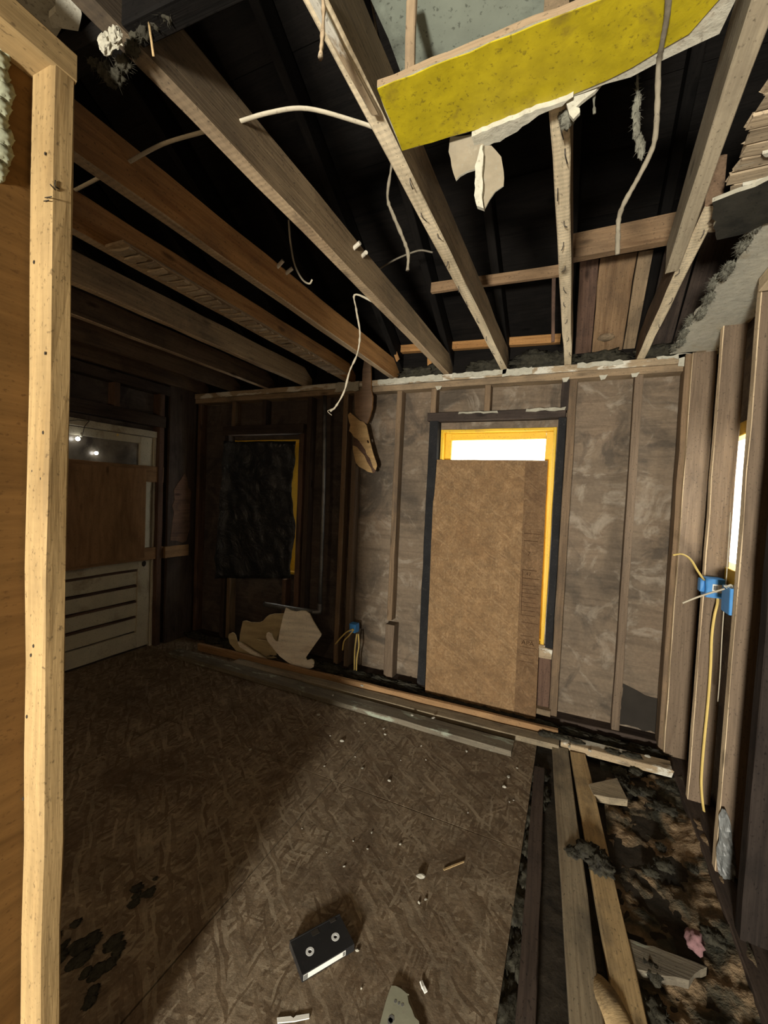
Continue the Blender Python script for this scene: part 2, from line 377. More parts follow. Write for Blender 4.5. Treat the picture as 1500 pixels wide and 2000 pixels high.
def slab(name, pts, M, thick, mat, parent=None, holes=(), edge=None, rough=0.0, smooth=False):
    """flat cut-out: outline pts (2D in M's XY plane) with thickness along +Z of M, optional holes"""
    def ccw(p):
        return p if sum(p[i][0] * p[(i + 1) % len(p)][1] - p[(i + 1) % len(p)][0] * p[i][1] for i in range(len(p))) > 0 else p[::-1]
    loops = [ccw(list(pts))] + [ccw(list(h))[::-1] for h in holes]
    v2 = []; ed = []; 
    for lp in loops:
        b = len(v2); v2 += [Vector(p) for p in lp]; ed += [(b + i, b + (i + 1) % len(lp)) for i in range(len(lp))]
    ov, oe, of, *_ = delaunay_2d_cdt(v2, ed, [], 2 if holes else 1, 1e-6)
    def inside(c, lp):
        r = False
        for i in range(len(lp)):
            a, b = lp[i], lp[(i + 1) % len(lp)]
            if (a[1] > c[1]) != (b[1] > c[1]) and c[0] < (b[0] - a[0]) * (c[1] - a[1]) / (b[1] - a[1]) + a[0]: r = not r
        return r
    tri = []
    for f in of:
        c = sum((ov[i] for i in f), Vector((0, 0))) / len(f)
        if inside(c, loops[0]) and not any(inside(c, h) for h in loops[1:]): tri.append(tuple(f))
    n = len(ov)
    vs = [(p.x, p.y, thick) for p in ov] + [(p.x, p.y, 0) for p in ov]
    fs = list(tri) + [tuple(i + n for i in f[::-1]) for f in tri]; fm = [0] * len(fs)
    cnt = {}
    for f in tri:
        for i in range(len(f)):
            a, b = f[i], f[(i + 1) % len(f)]; cnt[(a, b)] = 1
    for (a, b) in cnt:
        if (b, a) not in cnt: fs.append((b, a, a + n, b + n)); fm.append(1 if edge else 0)
    return meshobj(name, vs, fs, [mat] + ([edge] if edge else []), parent, M, smooth, fm)

def rect(x0, x1, y0, y1):
    return [(x0, y0), (x1, y0), (x1, y1), (x0, y1)]
def jag(pts, amp, step, seed):
    """roughen an outline: subdivide and jitter"""
    r = random.Random(seed); out = []
    for i in range(len(pts)):
        a = Vector(pts[i]); b = Vector(pts[(i + 1) % len(pts)]); n = max(1, int((b - a).length / step))
        for k in range(n):
            p = a.lerp(b, k / n); out.append((p.x + r.uniform(-amp, amp), p.y + r.uniform(-amp, amp)))
    return out

def spline(pts, n=6):
    P = [Vector(p) for p in pts]; P = [P[0] * 2 - P[1]] + P + [P[-1] * 2 - P[-2]]; out = []
    for i in range(1, len(P) - 2):
        for k in range(n):
            t = k / n; a, b, c, d = P[i - 1], P[i], P[i + 1], P[i + 2]
            out.append(0.5 * ((2 * b) + (-a + c) * t + (2 * a - 5 * b + 4 * c - d) * t * t + (-a + 3 * b - 3 * c + d) * t ** 3))
    out.append(P[-2]); return out
def tube(name, pts, r, mat, parent=None, sides=8, n=6, flat=1.0, wob=0.0, smooth=True, taper=None):
    P = spline(pts, n) if n > 1 else [Vector(p) for p in pts]
    o = P[len(P) // 2].copy(); vs = []; fs = []
    rn = random.Random(len(P) * 31 + int(abs(o.x) * 1000))
    up = Vector((0.3, 0.2, 0.93)).normalized()
    t0 = (P[1] - P[0]).normalized(); s = t0.cross(up).normalized()
    for i, p in enumerate(P):
        t = (P[min(i + 1, len(P) - 1)] - P[max(i - 1, 0)]).normalized()
        s = (s - t * s.dot(t)).normalized(); q = t.cross(s)
        rr = r * (1 + rn.uniform(-wob, wob))
        if taper: rr *= taper[0] + (taper[1] - taper[0]) * i / (len(P) - 1)
        for k in range(sides):
            a = 2 * math.pi * k / sides
            vs.append(p - o + s * (math.cos(a) * rr) + q * (math.sin(a) * rr * flat))
    for i in range(len(P) - 1):
        for k in range(sides):
            a = i * sides + k; b = i * sides + (k + 1) % sides; fs.append((a, b, b + sides, a + sides))
    fs.append(tuple(range(sides - 1, -1, -1))); fs.append(tuple((len(P) - 1) * sides + k for k in range(sides)))
    return meshobj(name, vs, fs, mat, parent, Matrix.Translation(o), smooth)
def blob(name, c, size, mat, parent=None, seed=0, amp=0.35, freq=2.0, sub=2, M=None, smooth=False, flatz=None):
    bm = bmesh.new(); bmesh.ops.create_icosphere(bm, subdivisions=sub, radius=1.0)
    for v in bm.verts:
        d = noise.noise(v.co * freq + Vector((seed * 3.1, seed * 1.7, seed * 2.3))) + 0.5 * noise.noise(v.co * freq * 2.7 + Vector((seed, 0, seed)))
        v.co = v.co * (1 + amp * d); v.co = Vector((v.co.x * size[0], v.co.y * size[1], v.co.z * size[2]))
        if flatz is not None and v.co.z < flatz: v.co.z = flatz
    me = bpy.data.meshes.new(name); bm.to_mesh(me); bm.free(); me.materials.append(MATS[mat])
    if smooth: me.polygons.foreach_set('use_smooth', [True] * len(me.polygons))
    Mt = Matrix.Translation(c) @ (M or Matrix())
    return link(bpy.data.objects.new(name, me), parent, Mt)
def fluff(name, cells, mat, label, cat, seed=1, n=260, blade=0.02, r=None, parent=None):
    """a clump of loose fibre: displaced lumps with many short fibres; nobody could count it"""
    rn = random.Random(seed); bm = bmesh.new(); o = Vector(cells[0][0])
    for (c, s) in cells:
        g = bmesh.ops.create_icosphere(bm, subdivisions=4 if max(s) > .05 else 3, radius=1.0)['verts']
        for v in g:
            d = noise.noise(v.co * 2.3 + Vector((seed, c[0] * 5, c[1] * 5))) + 0.7 * noise.noise(v.co * 6.1 + Vector((seed, seed, 0))) + 0.5 * noise.noise(v.co * 15 + Vector((seed, 0, seed)))
            k = 1 + 0.5 * d
            v.co = Vector((v.co.x * s[0] * k, v.co.y * s[1] * k, v.co.z * s[2] * k)) + Vector(c) - o
    for i in range(n):
        c, s = cells[rn.randrange(len(cells))]
        d = Vector((rn.gauss(0, 1), rn.gauss(0, 1), rn.gauss(0, 1))).normalized()
        p = Vector(c) - o + Vector((d.x * s[0], d.y * s[1], d.z * s[2])) * rn.uniform(0.85, 1.05)
        e = p + (d + Vector((rn.gauss(0, .7), rn.gauss(0, .7), rn.gauss(0, .7)))).normalized() * blade * rn.uniform(0.3, 1.3)
        q = Vector((rn.gauss(0, 1), rn.gauss(0, 1), rn.gauss(0, 1))).normalized() * blade * 0.05
        a = [bm.verts.new(x) for x in (p - q, p + q, e)]; bm.faces.new(a)
    for f in bm.faces: f.smooth = True
    me = bpy.data.meshes.new(name); bm.to_mesh(me); bm.free(); me.materials.append(MATS[mat])
    ob = link(bpy.data.objects.new(name, me), parent, Matrix.Translation(o))
    return tag(ob, label, cat, None, 'stuff') if parent is None else tag(ob, None, None, None, 'stuff')

XY = Matrix()                                              # slab frames
def FY(y):   # plane facing the camera (-Y): local X = world X, local Y = world Z, thickness towards -Y
    return Matrix(((1, 0, 0, 0), (0, 0, -1, y), (0, 1, 0, 0), (0, 0, 0, 1)))
def FX(x):   # local X = world Y, local Y = world Z, thickness towards +X
    return Matrix(((0, 0, 1, x), (1, 0, 0, 0), (0, 1, 0, 0), (0, 0, 0, 1)))
def polyY(pix, y, s=1.0, ox=0, oy=0):
    return [((p := ony(ox + a / s, oy + b / s, y)).x, p.z) for a, b in pix]

# ================================================================== THE SETTING
XL, XR, YB, YN, ZJ = -3.56, 0.76, 3.15, -3.0, 2.415
# ---- floor: bare ground slab with loose OSB sheets on it
floor = slab('floor', rect(XL - .2, XR + .2, YN - .1, YB + .2), Matrix.Translation((0, 0, -0.13)), 0.10, 'dark_dirt')
tag(floor, 'bare dirty floor partly covered by worn OSB sheets', 'floor', None, 'structure')
for (x0, x1) in ((-3.55, -2.285), (-2.28, -1.065), (-1.06, -0.115)):
    for (y0, y1) in ((-2.98, -0.55), (-0.545, 1.86), (1.865, 3.13)):
        slab('osb_panel', jag(rect(x0, x1, y0, y1), 0.0015, 0.25, int(x0 * 90 + y0 * 7)), Matrix.Translation((0, 0, -0.03)), 0.030, 'osb_floor', floor)

# ---- back wall: sheathing with two window openings, bare studs and plates
W1 = (-3.02, -2.24, 0.74, 1.965); W2 = (-0.952, -0.125, 0.50, 2.020)
wb = slab('wall_back', rect(XL - .1, XR + .1, -.05, 2.66), FY(YB + .03), 0.03, 'sheathing', None, [rect(*W1), rect(*W2)])
tag(wb, 'bare back wall of brown stained sheathing between exposed studs', 'wall', None, 'structure')
slab('dark_sheathing', jag([(-3.55, .02), (-1.79, .02), (-1.77, 2.32), (-3.55, 2.32)], .004, .1, 6), FY(YB), 0.004, 'sheathing_dark', wb, [rect(*W1)])  # darker sheathing over the left part of the wall
def bstud(xc, wd, z0, z1, mat='stud_old', y0=3.065, lean=0.0, **kw):
    return lumber('stud', (xc, (y0 + YB) / 2, z0), (xc + lean, (y0 + YB) / 2, z1), wd, YB - y0, mat, wb, side=(0, 1, 0), **kw)
PLB = 2.322
for a in ((-3.50, .045, 0.0, PLB, 'charred'), (-3.425, .04, 0.0, PLB, 'charred_red'), (-2.985, .042, 2.02, PLB, 'stud_old'), (-2.985, .042, 0, .72, 'stud_old'),
          (-3.06, .05, 0.0, 2.08, 'charred'), (-2.195, .05, .0, 2.05, 'charred_red'), (-2.125, .045, .0, PLB, 'charred'),
          (-2.33, .04, 0, .7, 'charred_red'), (-2.62, .042, 2.02, PLB, 'charred'), (-1.765, .042, 0, PLB, 'stud_old'), (-1.665, .044, 0, PLB, 'stud_right'), (-1.285, .042, 0.50, PLB, 'stud_old'),
          (-0.60, .042, 2.12, PLB, 'stud_old'), (-0.085, .05, 2.12, PLB, 'charred'), (-0.040, .05, 0, PLB, 'stud_old'), (0.338, .046, 0, PLB, 'stud_right'), (-1.005, .042, 2.12, PLB, 'stud_old')):
    bstud(*a[:4], a[4])
bstud(-1.27, .075, 0, .47, 'stud_right', 3.05)                        # the short stub against a stud
# plates of the back wall
beam('bottom_plate', (XL + .12, XR - .08), (3.045, 3.15), (-.03, .045), 'charred', wb)
beam('top_plate', (-3.52, 0.585), (3.045, 3.15), (2.322, 2.366), 'plate_wood', wb)
beam('top_plate', (-3.50, 0.575), (3.035, 3.15), (2.368, 2.413), 'plate_pale', wb, rag=0.02)
for i, (x0, x1, z0, z1) in enumerate(((-1.46, -0.93, 2.372, 2.411), (-0.86, -0.47, 2.378, 2.412), (-0.50, -0.30, 2.368, 2.415), (-1.85, -1.63, 2.335, 2.41), (0.53, 0.58, 2.35, 2.418), (-0.02, 0.24, 2.385, 2.413), (0.42, .585, 2.398, 2.418))):
    slab('plaster_remnant', jag(rect(x0, x1, z0, z1), 0.006, 0.025, i + 40), FY(3.034), 0.007, 'plaster_white', wb)
for i, x in enumerate((-0.985, 0.11, 0.285, -0.11)):                   # plaster drips under the plate
    slab('plaster_remnant', jag([(x, 2.33), (x + .05, 2.33), (x + .035, 2.305), (x + .012, 2.30)], 0.004, 0.02, i + 60), FY(3.044), 0.006, 'plaster_white', wb)
beam('blocking', (XL + .1, XR), (3.125, 3.15), (2.42, 2.655), 'roof_dark', wb)
# header and blocking around the tall window, dark jambs
beam('header', (-1.04, -0.075), (3.05, 3.15), (2.075, 2.135), 'charred', wb)
beam('header', (-3.10, -2.17), (3.05, 3.15), (2.005, 2.09), 'charred', wb)
for i, (x0, x1) in enumerate(((-0.80, -0.52), (-0.33, -0.08))):
    slab('plaster_remnant', jag(rect(x0, x1, 2.118, 2.135), 0.006, 0.03, i + 80), FY(3.052), 0.006, 'lath_plaster', wb)
beam('jamb', (-1.022, -0.957), (3.055, 3.15), (0.03, 2.075), 'dark_jamb', wb)
beam('jamb', (-0.117, -0.068), (3.075, 3.15), (0.50, 2.075), 'dark_jamb', wb)
beam('sill_block', (-0.19, -0.065), (3.04, 3.15), (0.435, 0.50), 'plate_pale', wb, rag=.006)
beam('cripple_panel', (-0.165, -0.07), (3.08, 3.15), (0.05, 0.435), 'charred_red', wb)
beam('sill_block', (-0.17, -0.055), (3.03, 3.14), (0.045, 0.085), 'plate_wood', wb)
# burnt-through hole low in the right bay
slab('burnt_patch', jag([(0.365, .20), (.37, .335), (.44, .30), (.58, .275), (.60, .05), (.37, .05)], .012, .04, 5), FY(3.149), 0.003, 'ink', wb)

# ---- left wall (gable end), charred
gable = [(YN - .1, -.05), (YB + .1, -.05), (YB + .1, 2.75), (0.1, 4.6), (YN - .1, 2.75)]
wl = slab('wall_left', gable, FX(XL - .03), 0.03, 'sheathing_dark')
tag(wl, 'charred dark left wall beside the boarded door', 'wall', None, 'structure')
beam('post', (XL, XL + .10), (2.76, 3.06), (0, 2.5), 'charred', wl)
beam('stud', (XL, XL + .09), (2.665, 2.715), (0, 2.42), 'charred_red', wl)
beam('top_plate', (XL, XL + .10), (YN, 3.10), (2.33, 2.413), 'charred', wl)
beam('header', (XL, XL + .10), (1.2, 2.72), (2.03, 2.13), 'charred', wl)
for y in (1.75, 2.25): beam('stud', (XL, XL + .09), (y, y + .045), (2.13, 2.33), 'charred_red', wl)
slab('peeled_patch', jag([(2.80, .98), (2.99, .95), (3.01, 1.45), (2.93, 1.62), (2.82, 1.45)], .015, .06, 3), FX(XL + .10), 0.004, 'charred_red', wl)

# ---- right wall (gable end) with a window slit showing between studs
wr = slab('wall_right', gable, FX(XR), 0.03, 'sheathing', None, [rect(2.42, 2.90, 1.22, 1.895)])
tag(wr, 'right wall with exposed rough studs and dark bays', 'wall', None, 'structure')
for (y0, y1, x0, x1, mt) in ((2.955, 3.0, .585, .70, 'stud_right'), (2.555, 2.60, .62, .715, 'stud_right'), (2.10, 2.145, .62, .70, 'stud_right'), (1.80, 1.855, .615, .73, 'post_shaded'),
                             (1.40, 1.445, .62, .72, 'stud_right'), (1.0, 1.045, .62, .72, 'stud_right'), (.6, .645, .62, .72, 'stud_right'), (.2, .245, .62, .72, 'stud_right'), (-.2, -.155, .62, .72, 'stud_right'), (-1.0, -.955, .62, .72, 'stud_right'), (-2.0, -1.955, .62, .72, 'stud_right')):
    lumber('stud', ((x0 + x1) / 2, (y0 + y1) / 2, -.02), ((x0 + x1) / 2, (y0 + y1) / 2, 2.40), x1 - x0, y1 - y0, mt, wr, side=(0, 1, 0), edge='stud_edge' if mt == 'stud_right' else None)  # room-facing edges paler: the light on them is put into the colour
beam('stud', (.56, .60), (3.0, 3.10), (-.02, 2.41), 'stud_old', wr)
beam('bottom_plate', (.60, .73), (YN, 2.95), (-.03, .02), 'charred', wr)
beam('top_plate', (.60, .72), (YN, 3.03), (2.40, 2.445), 'plate_pale', wr)
slab('plaster_remnant', jag(rect(.475, .70, 1.62, 2.93), .02, .05, 8), Matrix.Translation((0, 0, 2.396)), 0.006, 'plaster_white', wr)
beam('brace_block', (.60, .70), (1.55, 2.06), (2.34, 2.392), 'stud_edge', wr)

# ---- rear wall behind the photographer
wn = slab('wall_rear', rect(XL - .1, XR + .1, -.05, 2.70), FY(YN), 0.03, 'sheathing_dark')
tag(wn, 'dark rear wall behind the photographer', 'wall', None, 'structure')

# ---- partition on the near left: fresh pine end stud, top plate, plywood back
wp = slab('wall_partition', rect(YN + .05, .508, 0, 2.33), FX(-1.004), 0.014, 'partition_plywood')
tag(wp, 'new pine stud partition wall ending at the near left', 'wall', None, 'structure')
st = lumber('stud', (-.953, .4865, 0.0), (-.953, .4875, 2.268), .067, .042, 'pine', wp, side=(0, 1, 0), ch=.005)
for y in (-.35, -1.0, -1.7, -2.4): lumber('stud', (-.953, y, 0), (-.953, y, 2.268), .067, .042, 'pine', wp, side=(0, 1, 0))
beam('top_plate', (-.995, -.918), (YN + .05, .51), (2.268, 2.325), 'pine', wp, ch=.005)
beam('bottom_plate', (-.990, -.925), (YN + .05, .46), (0, .035), 'pine', wp)
for (pp) in (((108, 352), (107, 362), (112, 368)), ((98, 360), (108, 371)), ((88, 386), (101, 384)), ((86, 393), (95, 391)), ((110, 366), (116, 369))):
    q = [onx(a, b, -.9185) if a > 104 else ony(a, b, .4655) for a, b in pp]
    tube('pencil_mark', q, .0011, 'ink', st, 4, 3)
for (a, b) in ((66, 512), (88, 300), (84, 845), (63, 920), (80, 935), (60, 1280), (65, 1262), (45, 1560), (88, 690), (52, 1400)):
    q = ony(a, b, .4660); blob('nail_hole', q, (.0025, .0015, .004), 'ink', st, a, .2, 2, 1)
fluff('foam', [(tuple(onx(2 + 7 * math.sin(i * 1.9), 60 + i * 30, -.985)), (.012, .014, .018)) for i in range(10)], 'foam_green', 'dried pale green spray foam bead on the partition plywood', 'foam', 3, 60, .005)

# ---- roof: dark sheathing boards and rafters
roof = empty('roof', (XL, 0, 2.5), 'dark sooty gable roof of rafters and boards above the joists', 'roof', None, 'structure')
E0, RG = Vector((0, 3.36, 2.52)), Vector((0, 0.1, 4.42))
sl = (RG - E0); nB = 15; nrm = Vector((0, sl.z, -sl.y)).normalized()
for side in (0, 1):
    for i in range(nB):
        a = E0.lerp(RG, i / nB); b = E0.lerp(RG, (i + .985) / nB)
        if side: a.y = .2 - a.y; b.y = .2 - b.y
        c = (a + b) / 2; n2 = Vector((0, nrm.y * (-1 if side else 1), nrm.z))
        c = c + n2 * (.007 * (i % 2))
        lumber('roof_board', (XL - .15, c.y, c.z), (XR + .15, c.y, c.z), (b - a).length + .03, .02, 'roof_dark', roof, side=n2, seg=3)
    for k in range(11):
        x = -3.36 + .41 * k
        a = E0 - nrm * .085; b = RG - nrm * .085
        if side: a.y = .2 - a.y; b.y = .2 - b.y
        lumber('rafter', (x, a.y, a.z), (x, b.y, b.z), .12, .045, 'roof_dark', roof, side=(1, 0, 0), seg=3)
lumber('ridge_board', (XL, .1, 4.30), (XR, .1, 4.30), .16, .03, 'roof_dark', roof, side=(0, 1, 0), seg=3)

# ================================================================== WINDOWS AND DOOR
def window(name, W, y, frame_w, label, sash_z=None):
    x0, x1, z0, z1 = W
    e = empty(name, ((x0 + x1) / 2, y, z0), label, 'window', None, 'structure')
    beam('frame_jamb', (x0, x0 + .022), (y - .02, y + .10), (z0, z1), 'window_yellow', e)
    beam('frame_jamb', (x1 - .022, x1), (y - .02, y + .10), (z0, z1), 'window_yellow', e)
    beam('frame_head', (x0 + .022, x1 - .022), (y - .02, y + .10), (z1 - .022, z1), 'window_yellow', e)
    beam('frame_sill', (x0 + .022, x1 - .022), (y - .02, y + .12), (z0, z0 + .025), 'window_yellow', e)
    f = frame_w; zt = z1 - .022
    for (a, b) in ((x0 + .022, x0 + .022 + f), (x1 - .022 - f, x1 - .022)): beam('sash_stile', (a, b), (y + .04, y + .075), (z0 + .025, zt), 'window_yellow', e)
    for (a, b) in ((zt - f, zt), (z0 + .025, z0 + .025 + f)): beam('sash_rail', (x0 + .022 + f, x1 - .022 - f), (y + .04, y + .075), (a, b), 'window_yellow', e)
    zm = (z0 + zt) / 2; beam('sash_rail', (x0 + .022 + f, x1 - .022 - f), (y + .04, y + .075), (zm - .02, zm + .02), 'window_yellow', e)
    for (a, b) in ((z0 + .025 + f, zm - .02), (zm + .02, zt - f)):
        slab('pane', rect(x0 + .022 + f, x1 - .022 - f, a, b), FY(y + .06), .004, 'window_glass', e)
    return e
window('window_1', W2, 3.15, .05, 'tall yellow-framed back window glaring white above the leaning board')
window('window_2', W1, 3.15, .125, 'yellow-framed back window hidden behind the black plastic sheet')
e = empty('window_3', (.79, 2.66, 1.22), 'narrow bright window slit seen between right wall studs', 'window', None, 'structure')
beam('frame_sill', (.70, .80), (2.40, 2.92), (1.135, 1.222), 'window_yellow', e)
beam('frame_head', (.74, .80), (2.42, 2.90), (1.875, 1.94), 'window_yellow', e)
for a, b in ((2.42, 2.44), (2.88, 2.90)): beam('frame_jamb', (.74, .80), (a, b), (1.222, 1.875), 'window_yellow', e)
slab('pane', rect(2.44, 2.88, 1.222, 1.875), FX(.785), .004, 'window_glass', e)

d = empty('door_1', (XL + .02, 2.24, 0), 'weathered cream panel door boarded over with brown plywood', 'door', None, 'structure')
DX0, DX1 = XL, XL + .035
for a, b in ((1.80, 1.90), (2.52, 2.64)): beam('stile', (DX0, DX1), (a, b), (.02, 1.925), 'door_paint', d)
for a, b in ((.02, .16), (.74, .92), (1.86, 1.925)): beam('rail', (DX0, DX1 - .001), (1.90, 2.52), (a, b), 'door_paint', d)
for i in range(4):
    z0 = .17 + i * .143
    beam('panel', (DX0, DX0 + .020), (1.90, 2.52), (z0, z0 + .118), 'door_paint', d, ch=.012)
    beam('moulding', (DX0, DX0 + .026), (1.90, 2.52), (z0 + .120, z0 + .136), 'charred_red', d, rag=.004)
slab('pane', rect(1.90, 2.52, .92, 1.86), FX(DX0 + .006), .006, 'door_glass', d)
beam('casing_head', (XL, XL + .055), (1.6, 2.68), (1.93, 1.985), 'door_paint', d)
beam('casing_strip', (XL, XL + .045), (2.645, 2.67), (0, 1.93), 'door_paint', d)
blob('knob_plate', (DX1 + .004, 2.575, .78), (.006, .022, .026), 'ink', d, 2, .1, 1, 2)
# boards nailed over the door
b = slab('plywood_sheet', rect(.845, 1.635, -2.545, -1.60), Matrix(((0, 0, 1, XL + .075), (0, -1, 0, 0), (1, 0, 0, 0), (0, 0, 0, 1))), .012, 'door_plywood')
tag(b, 'brown plywood sheet nailed over the middle of the door', 'plywood')
b = beam('brace_board', (XL + .04, XL + .073), (1.6, 2.728), (1.525, 1.668), 'door_plywood'); tag(b, 'upper horizontal brace board across the boarded door', 'board', 'door brace boards')
b = beam('brace_board', (XL + .04, XL + .073), (1.6, 2.745), (.815, .925), 'door_plywood'); tag(b, 'lower horizontal brace board across the boarded door', 'board', 'door brace boards')
b = beam('brace_board', (XL + .105, XL + .13), (2.72, 2.98), (.82, .928), 'door_plywood'); tag(b, 'short brace end running onto the charred post', 'board', 'door brace boards')
b = empty('string_light', onx(160, 828, XL + .06), 'small glowing bulb on a black wire before the door glass', 'light')
tube('wire', [onx(a, c, XL + .06) for a, c in ((135, 822), (152, 820), (165, 822), (174, 822), (166, 832), (161, 848))], .0022, 'black_wire', b, 6)
tube('socket', [onx(161, 845, XL + .06), onx(158, 853, XL + .06)], .009, 'plaster_white', b, 8, 1)
blob('bulb', onx(152, 857, XL + .055), (.016, .016, .016), 'bulb_glow', b, 1, .02, 1, 2, smooth=True)
b = empty('string_light', onx(188, 885, XL + .02), 'lower glowing white bulb resting against the door glass', 'light')
blob('bulb', onx(188, 885, XL + .04), (.014, .014, .014), 'bulb_glow', b, 2, .02, 1, 2, smooth=True)
tube('socket', [onx(189, 884, XL + .04), onx(197, 878, XL + .022)], .007, 'plaster_white', b, 8, 1)
b = blob('push_pin', onx(230, 849, XL + .055), (.008, .010, .010), 'cable_yellow', None, 3, .05, 1, 2); tag(b, 'small yellow round pin on the door head casing', 'pin')

# ================================================================== CEILING JOISTS
JL = [(-3.40, 'joist_dark', 'joist_dark', 'farthest left dark ceiling joist next to the charred wall'),
      (-2.99, 'joist_dark', 'joist_dark', 'dark reddish ceiling joist, second from the charred left wall'),
      (-2.58, 'joist_dark', 'joist_under_dull', 'dark brown ceiling joist, third from the charred left wall'),
      (-2.17, 'joist_grey', 'joist_under_dull', 'grey-brown ceiling joist left of the lath-covered one'),
      (-1.735, 'joist_orange', 'joist_under_dull', 'brown ceiling joist with a strip of old lath under it'),
      (-1.34, 'joist_orange', 'joist_under_dull', 'orange-brown ceiling joist with two porcelain tubes and a hooked cable'),
      (-0.905, 'joist_grey', 'joist_under_dull', 'weathered wide ceiling joist crossing the middle of the view'),
      (-0.49, 'joist_grey', 'joist_under', 'pale-edged ceiling joist ending above the tall bright window'),
      (-0.08, 'joist_grey', 'joist_under', 'pale ceiling joist running straight away from the yellow strip'),
      (0.335, 'joist_dark', 'joist_under', 'right-hand ceiling joist with its cut near end showing')]
J = []
for i, (x, m, u, lb) in enumerate(JL):
    y0 = {9: 1.57, 8: 0.86}.get(i, -0.55 if i > 6 else -0.7)
    if i < 5: y0 = .45
    j = lumber('ceiling_joist', (x, y0, ZJ + .072), (x, 3.22, ZJ + .072), .145, .044, m, None, side=(1, 0, 0), under=u, rag=.004, ch=.004)
    J.append(tag(j, lb, 'joist', 'bare ceiling joists'))
j = lumber('ceiling_joist', (.262, .93, ZJ + .06), (.300, 1.98, ZJ + .06), .13, .042, 'sister_pale', None, side=(1, 0, 0), under='sister_pale', rag=.05)
tag(j, 'short pale sister board fixed along the right-hand joist', 'joist', 'bare ceiling joists')
# bent nails under the two pale joists
rn = random.Random(5)
for x, jj, ys in ((-.08, J[8], [1.12, 1.2, 1.34, 1.5, 1.62, 1.78, 1.95, 2.1, 2.3, 2.55, 2.8]), (-.49, J[7], [1.15, 1.3, 1.42, 1.6, 1.8, 1.95, 2.15, 2.4, 2.65, 2.85]), (.335, J[9], [1.7, 1.95, 2.2, 2.5])):
    for y in ys:
        xx = x + rn.uniform(-.012, .012)
        tube('nail', [(xx, y, ZJ + .01), (xx, y, ZJ - .012), (xx + rn.uniform(-.012, .012), y + rn.uniform(.005, .03), ZJ - .017)], .0016, 'nail_steel', jj, 5, 2)
# lath strip under one joist
ls = lumber('lath_strip', (-1.640, 1.05, ZJ - .008), (-1.665, 2.80, ZJ - .008), .105, .010, 'plate_wood', None, side=(0, 0, 1), under='joist_under_dull')
tag(ls, 'narrow strip of old ceiling lath with broken plaster keys under a joist', 'lath')
for i in range(34):
    y = 1.08 + i * .05; x = -1.640 - .025 * i / 34
    lumber('lath', (x - .05 + rn.uniform(-.006, .008), y, ZJ - .018), (x + .05 + rn.uniform(-.010, .006), y + .012, ZJ - .018), .034, .008, 'lath', ls, side=(0, 0, 1), seg=2, rag=.008, jit=.002)
# lath ceiling on the right, beside the cut joist
lc = empty('lath_ceiling', (.5, 1.4, ZJ), 'patch of old wooden lath ceiling at the upper right', 'lath')
for i in range(19):
    y = .83 + i * .048
    lumber('lath', (.300 + .003 * i + rn.uniform(-.01, .01), y, ZJ - .004), (.74, y + .01, ZJ - .004), .042, .008, 'lath', lc, side=(0, 0, 1), seg=4, rag=.012, jit=.0015)
beam('nailer', (.50, .54), (.7, 1.75), (ZJ + .002, ZJ + .10), 'joist_grey', lc)
beam('nailer', (.69, .73), (.7, 1.75), (ZJ + .002, ZJ + .10), 'joist_dark', lc)
for i in range(9):
    y = 1.2 + i * .055; x0 = .36 + rn.uniform(-.02, .10)
    slab('plaster_key', jag([(x0, y), (x0 + rn.uniform(.08, .2), y + .012), (x0 + .1, y + .028), (x0 + .01, y + .02)], .006, .03, i + 3), Matrix.Translation((0, 0, ZJ - .017)), .009, 'plaster_white' if i % 2 else 'lath_plaster', lc)
fl = slab('plaster_flap', jag([((p := onz(a, c, ZJ - .025)).x, p.y) for a, c in ((1393, 390), (1500, 345), (1540, 420), (1500, 430), (1440, 455), (1398, 462))], .006, .025, 4), Matrix.Translation((0, 0, ZJ - .035)), .012, 'soot_flap', None, (), 'lath_plaster')
tag(fl, 'sooty sagging ceiling plaster flap with a torn white edge beside lath', 'plaster')

# ---- yellow ceiling strip and the torn board around it
ys = slab('yellow_ceiling_strip', jag([(-.445, .855), (.05, .852), (.225, .83), (.205, 1.0), (.06, 1.03), (-.25, 1.04), (-.46, 1.035)], .0025, .04, 9), Matrix.Translation((0, 0, ZJ - .016)), .014, 'drywall_edge', None, (), 'plate_wood')
tag(ys, 'bright yellow painted strip of old ceiling hanging across the top', 'ceiling strip')
pf = slab('painted_face', jag([(-.446, .858), (.05, .8545), (.223, .8325), (.212, .90), (.15, .975), (.06, 1.01), (-.10, 1.035), (-.25, 1.038), (-.456, 1.033)], .002, .04, 10), Matrix.Translation((0, 0, ZJ - .0185)), .0025, 'yellow_paint', ys, (), 'yellow_paint')
def zslab(name, pix, z, th, mat, parent=None, edge=None, s=1, ox=0, oy=0, amp=.002, step=.02, seed=1):
    return slab(name, jag([((p := onz(ox + a / s, oy + b / s, z)).x, p.y) for a, b in pix], amp, step, seed), Matrix.Translation((0, 0, z)), th, mat, parent, (), edge)
t1 = zslab('torn_drywall_edge', ((290, 500), (480, 420), (880, 260), (1210, 145), (1110, 225), (900, 300), (700, 450), (540, 550), (310, 612)), ZJ - .030, .012, 'drywall_edge', None, None, 4.6875, 860, 160, .002, .012, 3)
tag(t1, 'white torn drywall edge jutting from under the yellow strip', 'drywall')
